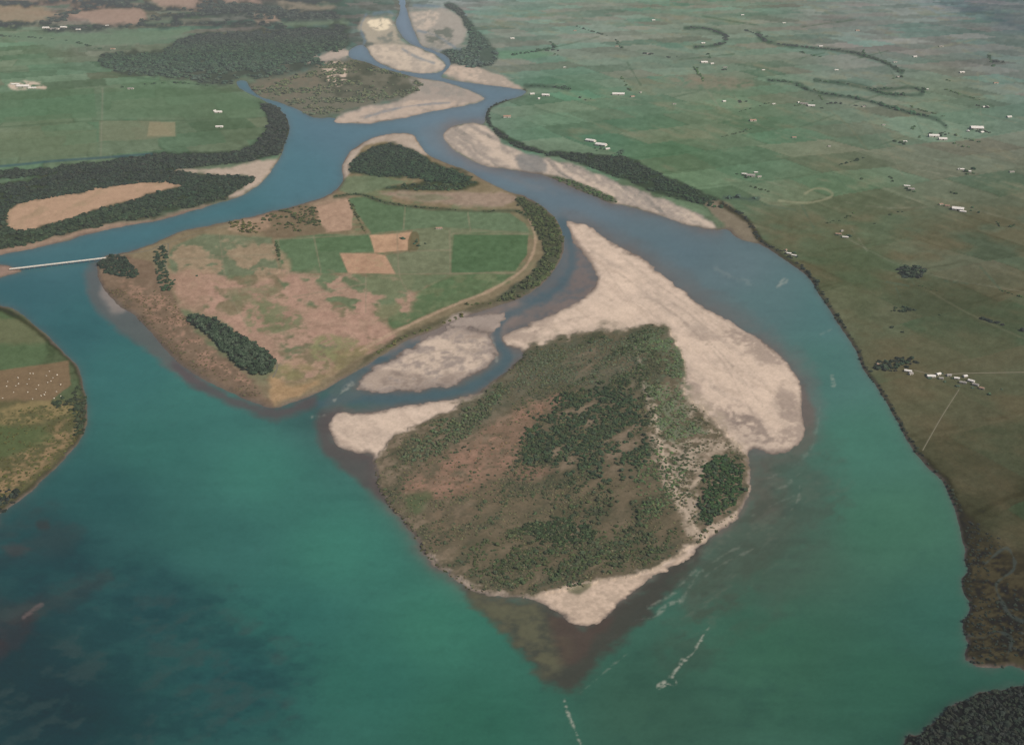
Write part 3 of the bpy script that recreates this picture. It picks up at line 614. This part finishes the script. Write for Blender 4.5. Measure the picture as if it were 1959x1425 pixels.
sub('gravel_bar', landf & (rf == 8), P, CC, M_GRAV, 'oval gravel bar in the upstream bend')
sub('gravel_bar', landf & (rf == 9), P, CC, M_GRAV, 'tapering gravel spit on the upstream bank')
sub('river', lf.min(1) < 1.5, PW, WW, M_WATER, 'wide teal river splitting around gravel islands')

# ------------------------------------------------------------------ vegetation
def pip(px, py, p):
    ins = np.zeros(px.shape, bool); k = len(p)
    for i in range(k):
        a = p[i]; b = p[(i + 1) % k]
        if a[1] == b[1]: continue
        c = ((a[1] > py) != (b[1] > py)) & (px < (b[0] - a[0]) * (py - a[1]) / (b[1] - a[1]) + a[0])
        ins ^= c
    return ins
def pdist(px, py, p):
    dmin = np.full(px.shape, 1e9)
    for i in range(len(p)):
        a = p[i]; b = p[(i + 1) % len(p)]; d = b - a; L = d.dot(d) + 1e-9
        t = np.clip(((px - a[0]) * d[0] + (py - a[1]) * d[1]) / L, 0, 1)
        dmin = np.minimum(dmin, np.hypot(px - a[0] - t * d[0], py - a[1] - t * d[1]))
    return dmin
def gridval(A, u, v):
    i = np.clip(np.searchsorted(UA, u), 0, NU - 1); j = np.clip(np.searchsorted(VA, v), 0, NV - 1)
    return A[j, i]
def tint(col, n, x, y):
    T_ = haze(x, y)[:, None]
    c = (lin(col)[None, :] - AIR * T_) / (1 - T_)
    c = np.maximum(c, np.array([.017, .021, .016]))
    return c * rng.uniform(.75, 1.3, (n, 1)) * (1 + rng.uniform(-.1, .1, (n, 3)))
def scatter(p, sp, r0, r1, col, prob=1., thr=None, nsc=60, sm=True, seed=0, excl=None, exp=.8, minland=2., edge=0, field=None):
    p = smooth(p) if sm else np.array(p, float)
    gx, gy = ground(p[:, 0], p[:, 1])
    xs = np.arange(gx.min(), gx.max() + sp, sp); ys = np.arange(gy.min(), gy.max() + sp, sp)
    x, y = np.meshgrid(xs, ys); x = x.ravel(); y = y.ravel()
    x = x + rng.uniform(-.6, .6, x.shape) * sp; y = y + rng.uniform(-.6, .6, y.shape) * sp
    u, v = to_pixels(x, y, 2.5)
    k = pip(u, v, p) & (rng.random(x.shape) < prob) & (gridval(land, u, v) > minland) & (u > -150) & (u < 2110) & (v < 1520)
    if excl is not None: k &= ~(pip(u, v, smooth(excl)) & (rng.random(x.shape) < exp))
    x, y, u, v = x[k], y[k], u[k], v[k]
    k = np.ones(len(x), bool)
    if thr is not None: k &= fbm(x / nsc, y / nsc, 3, 200 + seed) + rng.normal(0, .12, len(x)) > thr
    if field is not None: k &= gridval(field[0], u, v) + rng.normal(0, .15, len(x)) > field[1]
    if edge: k &= rng.random(len(x)) < sstep(0, edge, pdist(u, v, p) + gridval(warp, u, v) * edge * .9)
    x, y = x[k], y[k]; n = len(x)
    r = r0 + (r1 - r0) * rng.beta(1.3, 2.2, n)
    return np.column_stack([x, y, r, tint(col, n, x, y)])
def along(l, sp, wid, r0, r1, col, prob=.9, minland=1.):
    l = smooth(l, 6, False); gx, gy = ground(l[:, 0], l[:, 1])
    d = np.r_[0, np.cumsum(np.hypot(np.diff(gx), np.diff(gy)))]
    t = np.arange(0, d[-1], sp); t = t[rng.random(t.shape) < prob * np.clip(.9 + 1.2 * fbm(t / (sp * 9), t * 0 + wid, 2, int(d[-1]) % 97), 0, 1)]
    x = np.interp(t, d, gx) + rng.normal(0, wid, t.shape); y = np.interp(t, d, gy) + rng.normal(0, wid, t.shape)
    u, v = to_pixels(x, y, 2.5); k = gridval(land, u, v) > minland; x, y = x[k], y[k]; n = len(x)
    r = r0 * .8 + (r1 - r0 * .8) * rng.beta(1.3, 2, n)
    return np.column_stack([x, y, r, tint(col, n, x, y)])

def ico(sub, jit, seed):
    bm = bmesh.new(); bmesh.ops.create_icosphere(bm, subdivisions=sub, radius=1)
    v = np.array([w.co[:] for w in bm.verts]); f = np.array([[q.index for q in t.verts] for t in bm.faces]); bm.free()
    r = np.random.default_rng(seed)
    v *= r.uniform(1 - jit, 1 + jit, (len(v), 1)); v += r.normal(0, .09, v.shape)
    return v, f
CL = [ico(2, .42, s) for s in range(6)]
def clumps(name, pts, zf=.75, label='', kind='stuff'):
    Vs, Fs, Cs = [], [], []; off = 0
    ids = rng.integers(0, len(CL), len(pts))
    for k, (bv, bf) in enumerate(CL):
        q = pts[ids == k]
        if not len(q): continue
        a = rng.uniform(0, 6.28, len(q)); c, s = np.cos(a), np.sin(a)
        sx = q[:, 2] * rng.uniform(.7, 1.5, len(q)); sy = q[:, 2] * rng.uniform(.7, 1.3, len(q)); sz = q[:, 2] * zf * rng.uniform(.6, 1.3, len(q))
        bx = bv[None, :, 0] * sx[:, None]; by = bv[None, :, 1] * sy[:, None]
        X = bx * c[:, None] - by * s[:, None] + q[:, 0:1]; Y = bx * s[:, None] + by * c[:, None] + q[:, 1:2]
        u, v = to_pixels(q[:, 0], q[:, 1]); zb = gridval(ZL, u, v)
        Zz = (bv[None, :, 2] + .45) * sz[:, None] + zb[:, None]
        Vs.append(np.stack([X, Y, Zz], -1).reshape(-1, 3))
        n = len(bv)
        Fs.append((bf[None] + (np.arange(len(q)) * n)[:, None, None] + off).reshape(-1, 3))
        cc = np.repeat(q[:, 3:6], n, 0) * rng.uniform(.72, 1.3, (n * len(q), 1))
        Cs.append(cc); off += n * len(q)
    me = mesh_from(name, np.concatenate(Vs), np.concatenate(Fs), np.concatenate(Cs), M_LEAF, False)
    return add(name, me, kind=kind, label=label)

T = []
ROW = [(362,606),(400,608),(450,636),(500,668),(524,690),(512,716),(472,712),(436,682),(398,642),(368,622)]
T.append(scatter(ROW, 7.5, 4, 7.5, (48,60,48), .95))
T.append(scatter([(188,500),(225,489),(258,508),(262,530),(235,532),(196,522)], 7.5, 3, 6.5, (60,68,55), .8, edge=4))
T.append(scatter([(296,480),(318,476),(318,520),(335,552),(318,562),(300,530)], 9, 3, 5.5, (62,70,56), .55))
T.append(scatter([(1350,880),(1398,864),(1430,898),(1422,958),(1372,1004),(1336,1002),(1338,930)], 5.5, 2, 4.6, (58,70,55), .9, edge=16))
T2 = [(985,850),(1030,785),(1090,745),(1200,725),(1242,780),(1244,870),(1200,920),(1110,915),(1040,900),(985,885)]
T.append(scatter(T2, 6.5, 1.8, 4.6, (60,69,58), .92, edge=30, field=(n_diag * .9 + warp * .5, -.22)))
T.append(scatter([(765,870),(830,806),(900,768),(960,730),(950,790),(870,855),(795,890)], 6.5, 1.8, 3.8, (74,81,66), .9, edge=14, field=(n_diag * .8 + warp * .4, -.2)))
T.append(scatter([(1690,690),(1745,684),(1748,700),(1700,712),(1670,706)], 9, 3, 6.5, (50,57,46), .65))
T.append(scatter([(1715,514),(1765,512),(1762,530),(1735,534)], 10, 4, 8, (56,65,54), .85))
T.append(scatter([(1715,588),(1750,590),(1745,600),(1712,598)], 11, 3, 6, (62,69,55), .6))
allT = np.concatenate(T)
d = np.sqrt(allT[:, 0] ** 2 + allT[:, 1] ** 2 + H * H)
o_ = np.argsort(-allT[:, 2] / d); ind = allT[o_[:295]]; rest = allT[o_[295:]]

wood = [rest,
 scatter(THK, 6.5, 1.6, 4.0, (64,71,58), .75, edge=30, field=(n_diag * .9 + warp * .4 + .3 * n_px, .12)),
 scatter(GROVE, 10, 4, 9, (66,75,66), .9, edge=8), scatter(GROVE2, 11, 4, 8, (68,76,65), .8, -.2, edge=8),
 scatter(BELTF, 9, 3, 7, (72,78,64), .85, -.3, edge=5),
 scatter(BELT, 12, 4, 10, (66,74,66), .95, -.6, 90, edge=5), scatter(BELT2, 11, 4, 9, (66,73,63), .95, -.4, 90, excl=CLEAR, exp=1.0, edge=6),
 scatter(LEVEE, 11, 4, 8, (64,74,63), .85, -.3, edge=4), scatter(WOODFAR, 24, 8, 18, (82,90,85), .9, -.3, 260, edge=10), scatter(WOODBAR, 17, 5, 11, (90,95,85), .6, .05, 120, seed=4, edge=8),
 scatter(EAST1, 24, 8, 16, (86,94,90), .8, -.2, 150, edge=5),
 scatter([(510,412),(590,395),(612,420),(600,440),(530,455),(505,440)], 10, 3, 6.5, (74,78,64), .6, -.1),
 scatter([(430,425),(470,420),(500,440),(470,448)], 11, 3, 6, (80,81,64), .5),
 scatter(DARKR, 5.0, 1.6, 3.4, (22,26,22), .95),
 scatter([(128,756),(160,735),(168,790),(160,828),(140,842),(138,800),(95,775)], 7, 2.2, 5.5, (60,66,52), .65, edge=6),
 scatter([(-60,930),(20,935),(45,950),(0,980),(-60,1000)], 7, 2, 5, (50,55,44), .7),
 scatter([(1040,337),(1090,345),(1140,362),(1180,385),(1150,384),(1090,358)], 10, 3, 6, (76,86,71), .75)]
for l in SL: wood.append(along(l, 15, 9, 6, 13, (76,89,80), .85))
for l in HT: wood.append(along(l, 26, 45, 10, 24, (84,91,89), .8))
wood.append(scatter([(390,8),(500,14),(620,26),(640,40),(520,40),(430,32),(380,20)], 45, 12, 26, (86,94,90), .8, -.2, 300, edge=6))
wood.append(along(HEDGE, 7, 3, 3, 5.5, (70,78,64), .85))
wood.append(along([(1380,388),(1430,423),(1452,460),(1510,492),(1552,530),(1576,568),(1609,618)], 7, 3, 2.2, 5, (60,66,54), .75))
wood.append(along([(1609,618),(1641,668),(1656,705),(1684,743),(1717,798),(1744,848),(1775,888),(1812,925),(1838,982)], 6, 2.5, 1.6, 3.6, (56,61,49), .65))
wood.append(along([(938,242),(932,218),(945,203),(985,186)], 11, 5, 4, 7, (66,75,66), .75))
wood.append(along([(528,465),(536,500)], 7, 1.5, 3, 5, (68,76,60), .7)); wood.append(along([(668,385),(698,445)], 8, 2, 3, 5, (73,78,62), .7))
wood.append(along([(1880,612),(1920,625),(1990,645)], 8, 2, 4, 7, (52,60,50), .9))
wood.append(along([(1690,622),(1730,640),(1775,665)], 14, 3, 3, 5, (60,66,54), .6))
wood.append(along([(960,110),(1000,104),(1060,92),(1050,82)], 22, 8, 8, 15, (80,93,86), .8))
wood.append(along([(890,585),(940,582),(1000,562)], 8, 3, 2.5, 5.5, (74,78,62), .7))
wood.append(along([(722,680),(770,650),(820,630),(890,602)], 7, 3, 2.2, 4.6, (78,80,62), .7))
wood.append(along([(0,70),(120,78),(190,96)], 24, 8, 7, 13, (86,96,88), .6)); wood.append(along([(200,172),(330,160),(430,170)], 18, 6, 5, 10, (78,89,78), .5))
for _ in range(60):
    u = rng.uniform(1020, 1940); v = rng.uniform(25, 620)
    if (v > 230 and u < 1330) or (v > 350 and u < 1560) or (v > 450 and u < 1660): continue
    w = rng.uniform(12, 70); sl = rng.choice([.25, .3, -.3, 1.5])
    w = w / max(1, sl * 2); s = np.clip(.0016 * math.hypot(*ground(u, v)), 3, 11)
    wood.append(along([(u, v), (u + w * .5, v + w * .5 * sl + 1), (u + w, v + w * sl)], s * 2.4, s * .5, s * .5, s, (82,94,80) if v < 300 else (70,79,63), .65))
for (u, v, n, s) in ((1240,105,6,14),(1050,98,5,14),(1410,195,4,12),(1290,110,3,12),(1120,190,4,10),(1590,200,5,12),(1800,262,6,12),(1870,252,7,12),(1850,330,5,10),(1740,362,4,10),(1430,338,6,9),(1155,288,5,9),(1540,203,5,10),(1385,135,3,12),(1640,205,3,12),(1905,120,8,18),(1830,400,4,8),(1610,452,4,7),(1515,486,4,6),(1080,170,5,12),(1860,740,6,5),(1790,722,4,5),(1880,205,4,12),(1730,275,5,11),(790,465,8,7),(330,540,10,5)):
    x, y = ground(u, v); n = int(n)
    x = x + rng.normal(0, 22, n); y = y + rng.normal(0, 22, n)
    wood.append(np.column_stack([x, y, rng.uniform(s * .35, s * .7, n), tint((68,80,70), n, x, y)]))
wood = np.concatenate(wood)
clumps('woodland', wood, .68, 'dark green riverside woods and hedgerow trees')

scr = [scatter(VEG, 4.4, .7, 2.1, (84,83,67), .75, -.15, 45, seed=6, excl=RED, edge=14, field=(n_diag, -.2)),
       scatter(VEG, 7, 1.2, 3.0, (66,72,59), .7, None, 60, seed=7, excl=RED, edge=16, field=(n_diag + .3 * warp, .1)),
       scatter([(1010,682),(1100,652),(1230,636),(1242,700),(1150,742),(1050,742),(960,755)], 5.2, 1.3, 2.8, (78,84,71), .8, edge=14, field=(n_diag, -.3)),
       scatter([(940,1010),(1020,990),(1100,1000),(1310,1010),(1240,1078),(1050,1120),(950,1126),(880,1080)], 4.8, 1.1, 2.8, (66,73,57), .8, edge=20, field=(n_diag + .4 * warp, -.1)),
       scatter([(990,1000),(1060,985),(1140,1005),(1130,1040),(1060,1050),(1000,1030)], 4.5, 1.8, 3.6, (56,64,52), .8, edge=16),
       scatter([(1215,640),(1290,650),(1310,720),(1320,790),(1362,830),(1290,850),(1262,830),(1240,760),(1225,700)], 5, 1.2, 3, (82,95,72), .6, edge=12, field=(warp + n_px * .5, -.1)),
       scatter([(1220,860),(1290,860),(1320,900),(1310,930),(1260,1000),(1215,960)], 5, 1.2, 3.0, (72,85,64), .6, edge=12, field=(warp + n_px * .5, -.1)),
       scatter(RED, 6, .7, 2, (98,84,69), .5, 0, 40, seed=11, edge=10),
       scatter([(200,555),(260,545),(330,560),(350,600),(420,680),(500,745),(510,765),(450,750),(352,700),(290,635),(225,580)], 6, 1, 2.5, (84,80,66), .55, edge=10, field=(warp, -.1)),
       scatter([(1846,1010),(1890,1010),(1950,1090),(1990,1270),(1850,1265)], 6, 1.0, 2.4, (50,52,42), .6, -.1, 40, seed=13, edge=10),
       scatter([(0,800),(140,780),(158,830),(60,925),(0,955),(-60,960)], 6, 1, 2.6, (76,77,56), .5, -.1, 40, seed=15),
       along([(718,900),(730,942),(762,985),(792,1022),(824,1070),(860,1097),(905,1128),(960,1136)], 4, 2, 1.2, 2.6, (70,71,57), .7)]
clumps('scrub', np.concatenate(scr), .5, 'low grey-brown willow scrub on river islands')

M_BARK = plain('bark', (74,62,52), .9)
def tree_meshes(seed, tall):
    r = np.random.default_rng(seed)
    bm = bmesh.new()
    def limb(a, b, ra, rb):
        a = Vector(a); b = Vector(b); q = (b - a).to_track_quat('Z', 'Y'); rings = []
        for p, rad in ((a, ra), (b, rb)):
            rings.append([bm.verts.new(p + q @ Vector((rad * math.cos(t), rad * math.sin(t), 0))) for t in np.arange(6) * math.pi / 3])
        for i in range(6): bm.faces.new((rings[0][i], rings[0][(i + 1) % 6], rings[1][(i + 1) % 6], rings[1][i]))
    limb((0, 0, -.05), (.02, .01, .5), .09, .065); limb((.02, .01, .5), (.0, .03, tall * .8), .065, .02)
    tips = []
    for i in range(5):
        a = i * 1.26 + r.uniform(-.3, .3); z = r.uniform(.35, .7); e = (math.cos(a) * .6, math.sin(a) * .6, z + .45)
        limb((.01, .01, z), e, .035, .012); tips.append(e)
    tr = D.meshes.new('trunk'); bm.to_mesh(tr); bm.free(); tr.materials.append(M_BARK)
    Vs, Fs, Cs = [], [], []; off = 0
    pts = [(*t, .45) for t in tips] + [(0, 0, tall * .55, .55), (.05, 0, tall * .8, .4)] + [(r.uniform(-.75, .75), r.uniform(-.75, .75), r.uniform(.5, tall * .85), r.uniform(.18, .4)) for _ in range(10)]
    for j, (x, y, z, s) in enumerate(pts):
        v, f = CL[j % 6]
        a = r.uniform(0, 6.28); c_, s_ = math.cos(a), math.sin(a)
        v2 = v * s * r.uniform(.8, 1.2, (1, 3)); v2 = np.column_stack([v2[:, 0] * c_ - v2[:, 1] * s_ + x, v2[:, 0] * s_ + v2[:, 1] * c_ + y, v2[:, 2] + z])
        Vs.append(v2); Fs.append(f + off); off += len(v)
        Cs.append(np.tile(lin(((55,66,53), (61,70,58), (52,61,50))[seed % 3]) * r.uniform(.75, 1.3), (len(v), 1)) * r.uniform(.75, 1.3, (len(v), 1)))
    cr = mesh_from('crown', np.concatenate(Vs), np.concatenate(Fs), np.maximum(np.concatenate(Cs) - .010, .012), M_LEAF, False)
    return tr, cr
TM = [tree_meshes(s, t) for s, t in ((1, 1.5), (2, 1.7), (3, 1.35), (4, 1.9), (5, 1.6), (6, 1.4))]
for k, q in enumerate(ind):
    e = D.objects.new('tree', None); COL.objects.link(e); e.empty_display_size = 1
    u, v = to_pixels(q[0], q[1]); zb = float(gridval(ZL, u, v))
    onrow = pip(np.array([u]), np.array([v]), np.array(ROW, float))[0]
    e.location = (q[0], q[1], zb - .1); e.rotation_euler = (0, 0, rng.uniform(0, 6.28)); s = q[2] * .92
    e.scale = (s, s, s * (1.0 if onrow else .72))
    e['label'] = 'dense dark evergreen in a shelterbelt beside the fields' if onrow else 'rounded dark green broadleaf tree on scrubby river land'
    e['category'] = 'tree'; e['group'] = 'shelterbelt trees' if onrow else 'scattered riverside trees'
    tr, cr = TM[k % 6]
    add('trunk', tr, e); add('crown', cr, e)

# ------------------------------------------------------------------ farm buildings
M_WHITE = plain('white_painted_wall', (192,188,178), .7, .06)
M_ROOFW = plain('pale_metal_roof', (206,202,194), .5, .06)
M_ROOFG = plain('grey_roof', (142,138,132), .7, .1)
M_ROOFR = plain('rusty_roof', (150,126,110), .7, .1)
M_DOOR = plain('dark_door', (60,56,52), .7)
M_GLASS = plain('window_glass', (48,58,66), .2)
def boxm(bm, x0, x1, y0, y1, z0, z1):
    vs = [bm.verts.new(p) for p in ((x0,y0,z0),(x1,y0,z0),(x1,y1,z0),(x0,y1,z0),(x0,y0,z1),(x1,y0,z1),(x1,y1,z1),(x0,y1,z1))]
    for f in ((0,3,2,1),(4,5,6,7),(0,1,5,4),(1,2,6,5),(2,3,7,6),(3,0,4,7)): bm.faces.new([vs[i] for i in f])
def done(bm, name, mat):
    bmesh.ops.recalc_face_normals(bm, faces=bm.faces); me = D.meshes.new(name); bm.to_mesh(me); bm.free(); me.materials.append(mat); return me
def building(u, v, wpx, ang=0, asp=.42, roof=0, barn=None, z=2.45):
    x, y = ground(u, v, z); dist = math.sqrt(x * x + y * y + H * H)
    L = wpx * dist / F * .85; W = max(L * asp, 6); hh = min(max(W * .3, 3.0), 6); rh = W * .22
    if barn is None: barn = L > 24
    e = D.objects.new('barn' if barn else 'farmhouse', None); COL.objects.link(e)
    e.location = (x, y, z); e.rotation_euler = (0, 0, ang)
    rn = ('white', 'grey', 'rusty')[roof]
    e['label'] = f'long white farm barn with {rn} gabled roof' if barn else f'small white farmhouse with {rn} gabled roof'
    e['category'] = 'barn' if barn else 'house'; e['group'] = 'farm buildings on the river plain'
    bm = bmesh.new()
    vs = [bm.verts.new(p) for p in ((-L/2,-W/2,-.3),(L/2,-W/2,-.3),(L/2,W/2,-.3),(-L/2,W/2,-.3),(-L/2,-W/2,hh),(L/2,-W/2,hh),(L/2,W/2,hh),(-L/2,W/2,hh),(-L/2,0,hh+rh),(L/2,0,hh+rh))]
    for f in ((0,1,5,4),(2,3,7,6),(1,2,6,9,5),(3,0,4,8,7)): bm.faces.new([vs[i] for i in f])
    add('wall', done(bm, 'wall', M_WHITE), e)
    bm = bmesh.new(); o = .6; t = .25; dz = .1
    for s in (-1, 1):
        sl = rh / (W / 2)
        a = [(-L/2-o, s*(W/2+o), hh - sl*o + dz), (L/2+o, s*(W/2+o), hh - sl*o + dz), (L/2+o, 0, hh+rh+dz), (-L/2-o, 0, hh+rh+dz)]
        lo = [bm.verts.new(p) for p in a]; hi = [bm.verts.new((p[0], p[1], p[2] + t)) for p in a]
        bm.faces.new(lo); bm.faces.new(hi)
        for i in range(4):
            if i == 2: continue
            bm.faces.new((lo[i], lo[(i+1)%4], hi[(i+1)%4], hi[i]))
    add('roof', done(bm, 'roof', (M_ROOFW, M_ROOFG, M_ROOFR)[roof]), e)
    bm = bmesh.new(); dw = 2.0 if barn else .6; boxm(bm, -dw, dw, -W/2-.06, -W/2+.02, -.2, min(hh * .8, 3.8 if barn else 2.1)); add('door', done(bm, 'door', M_DOOR), e)
    for sx in (-.3, .3):
        bm = bmesh.new(); boxm(bm, sx*L-.8, sx*L+.8, -W/2-.05, -W/2+.02, 1.2, 2.3); add('window', done(bm, 'window', M_GLASS), e)
B = [(980,75,9,.3),(1240,104,7,.2),(1347,121,14,.1),(1362,123,8,.4),(1018,181,10,.3),(1044,184,16,-.2),(1030,190,9,1.2),(1183,182,26,-.1),(1210,186,9,.3),(1225,178,7,1.),(970,225,16,.1),
 (1130,271,22,-.6),(1150,279,24,-.5),(1162,286,10,.4),(1387,130,8,0),(1385,195,8,.5),(1538,200,16,-.2),(1552,204,14,-.2),(1527,197,7,1),(1440,232,14,.2),(1345,84,8,.2),(1712,120,9,.4),(1720,148,10,.2),(1770,172,12,-.3),(1840,140,10,.1),
 (1885,206,12,.2),(1868,247,24,-.1),(1852,252,10,1.2),(1878,254,9,.6),(1519,264,9,.1),(1586,281,6,.2),(1786,262,20,-.1),(1803,268,16,-.1),(1731,272,8,.2),(1690,240,7,.3),(1652,205,7,.3),(1424,334,11,-.3),(1436,338,18,-.2),(1452,339,10,.5),(1446,331,8,0),
 (1838,325,12,-.1),(1850,329,14,-.2),(1735,357,12,-.3),(1743,363,13,-.2),(1800,392,8,.2),(1812,395,9,-.3),(1832,402,22,-.4),(1842,406,12,-.4),(1822,399,10,1),(1604,449,12,-.3),(1617,455,12,-.3),(1610,443,6,.6),(1508,486,12,-.4),(1519,490,10,-.5),(1503,480,6,1),
 (1690,703,9,.4),(1680,698,7,.2),(1737,711,14,-.4),(1742,716,9,.4),(1781,721,16,-.1),(1795,717,10,.5),(1800,725,8,-.2),(1815,719,9,.1),(1830,725,10,-.3),(1842,733,13,-.4),(1846,721,8,.3),(1858,730,12,-.7),(1866,737,12,-.7),(1878,744,9,-.6),
 (250,171,12,.1),(418,216,15,.1),(420,244,15,.05),(410,213,7,1),(88,55,12,.1),(105,57,16,0),(122,54,12,.1),(205,50,7,.3),(216,95,9,.1),(30,163,14,.1),(45,167,24,0),(62,170,14,.2),(840,438,14,.1),(150,58,9,.2),(300,30,7,.1),
 (1570,90,8,.1),(1640,60,8,.2),(1500,45,7,.1),(1420,30,7,.3),(1250,40,7,.2),(1180,90,7,.1),(1100,60,6,.2),(1800,90,9,.1),(1905,160,10,.2),(1930,225,10,.3),(1750,110,8,.2),(1600,135,8,.1),(1460,135,7,.3),(1290,200,7,.2),(1080,130,6,.1),(1480,200,7,.4),(1935,330,10,.2)]
for i, b in enumerate(B): building(b[0], b[1], b[2], b[3], rng.uniform(.38, .6), int(rng.choice([0, 0, 0, 1, 2])) if b[2] < 20 else 0)

# ------------------------------------------------------------------ roads
M_ROAD = plain('pale_gravel_road', (112,108,92), .9, .1)
def road(l, w, label, sm=True, z=2.56, name='road'):
    l = smooth(l, 6, False) if sm else np.array(l, float)
    x, y = ground(l[:, 0], l[:, 1], z); p = np.column_stack([x, y]); t = np.gradient(p, axis=0); t /= np.linalg.norm(t, axis=1)[:, None]
    n = np.column_stack([-t[:, 1], t[:, 0]]) * w / 2
    V = np.vstack([np.column_stack([p + n, np.full(len(p), z)]), np.column_stack([p - n, np.full(len(p), z)])]); k = len(p)
    Fc = np.array([[i + k, i + k + 1, i + 1, i] for i in range(k - 1)])
    add(name, mesh_from(name, V, Fc, None, M_ROAD), kind='structure', label=label)
road([(203,491),(240,487),(285,479),(312,468),(322,466)], 6, 'pale road leading off the bridge onto the island')
road([(322,466),(321,485),(316,505),(322,528)], 4, 'pale farm track along the field edge')
road([(322,466),(350,455),(400,440),(450,432)], 3, 'farm track along the island bank')
road([(1748,708),(1790,716),(1850,714),(1959,712),(2060,711)], 3.6, 'narrow pale road to the riverside farm')
road([(1835,745),(1800,800),(1765,862)], 1.4, 'straight farm track across pasture')
road([(522,722),(530,705),(528,690)], 4, 'short pale track beside the shelterbelt')

# ------------------------------------------------------------------ bridge
M_CONC = plain('pale_concrete', (196,190,180), .8, .06)
M_PIER = plain('shaded_concrete', (120,118,112), .9, .1)
ax, ay = ground(18, 515, 6); bx, by = ground(206, 493, 6)
Lb = math.hypot(bx - ax, by - ay)
br = D.objects.new('bridge', None); COL.objects.link(br); br.location = (ax, ay, 0); br.rotation_euler = (0, 0, math.atan2(by - ay, bx - ax))
br['label'] = 'long low pale concrete bridge on piers across the channel'; br['category'] = 'bridge'
bm = bmesh.new(); boxm(bm, 0, Lb, -3.4, 3.4, 5.2, 6.0); add('deck', done(bm, 'deck', M_CONC), br)
for s in (-1, 1):
    bm = bmesh.new(); boxm(bm, 0, Lb, s*3.5-.1, s*3.5+.1, 5.5, 7.0); add('railing', done(bm, 'railing', M_CONC), br)
npier = 18
for i in range(npier):
    bm = bmesh.new(); xx = (i + .5) * Lb / npier
    boxm(bm, xx-.45, xx+.45, -2.6, 2.6, -2, 4.4); boxm(bm, xx-.7, xx+.7, -3.2, 3.2, 4.41, 5.19); add('pier', done(bm, 'pier', M_PIER), br)

# ------------------------------------------------------------------ hay bales on the near field
M_BALE = plain('white_wrapped_bale', (196,188,172), .6, .05)
bmv = bmesh.new(); bmesh.ops.create_cone(bmv, cap_ends=True, segments=14, radius1=1.1, radius2=1.1, depth=2.6)
bmesh.ops.rotate(bmv, verts=bmv.verts, matrix=__import__('mathutils').Matrix.Rotation(math.pi/2, 3, 'X'))
bmesh.ops.translate(bmv, verts=bmv.verts, vec=(0, 0, 1.1))
bmesh.ops.bevel(bmv, geom=[e for e in bmv.edges if e.calc_face_angle(0) > 1], offset=.15, segments=2, affect='EDGES')
bale = done(bmv, 'hay_bale', M_BALE)
for r_ in range(5):
    for c_ in range(9):
        if rng.random() < .35: continue
        u = -8 + c_ * 15 + rng.uniform(-6, 6) + r_ * 2; v = 716 + r_ * 12 - c_ * .8 + rng.uniform(-5, 5)
        if u > 128: continue
        x, y = ground(u, v, 2.5)
        o = add('hay_bale', bale, label='white round hay bale lying in a mown brown field', category='hay bale', group='hay bales in the mown field')
        o.location = (x, y, 2.45); o.rotation_euler = (0, 0, rng.uniform(0, 3.1)); s = rng.uniform(.7, 1.05); o.scale = (s, s, s)

# ------------------------------------------------------------------ light, sky, camera
w = D.worlds.new('World'); scene.world = w; w.use_nodes = True
nt = w.node_tree; bg = nt.nodes['Background']; sky = nt.nodes.new('ShaderNodeTexSky'); sky.sky_type = 'NISHITA'; sky.sun_disc = False
EL, AZ = math.radians(44), math.radians(115)
sky.sun_elevation = EL; sky.sun_rotation = AZ; sky.altitude = 200; sky.dust_density = 6
nt.links.new(sky.outputs[0], bg.inputs[0]); bg.inputs[1].default_value = .105
sl = D.lights.new('sun', 'SUN'); sl.energy = 2.9; sl.angle = math.radians(.5); sl.color = (1, .94, .86)
so = D.objects.new('sun', sl); COL.objects.link(so)
sd = Vector((math.sin(AZ) * math.cos(EL), math.cos(AZ) * math.cos(EL), math.sin(EL)))
so.rotation_euler = (-sd).to_track_quat('-Z', 'Y').to_euler(); so.location = (0, 0, 2000)
cam = D.cameras.new('camera'); co = D.objects.new('camera', cam); COL.objects.link(co)
co.location = (0, 0, H); co.rotation_euler = (math.pi / 2 - TH, 0, 0)
cam.sensor_width = 36; cam.lens = 36 * F / 1959; cam.clip_start = 1; cam.clip_end = 400000
scene.camera = co
scene.view_settings.view_transform = 'Standard'; scene.view_settings.look = 'None'; scene.view_settings.exposure = 0
print('trees', len(allT), 'wood', len(wood), 'verts', NU * NV)
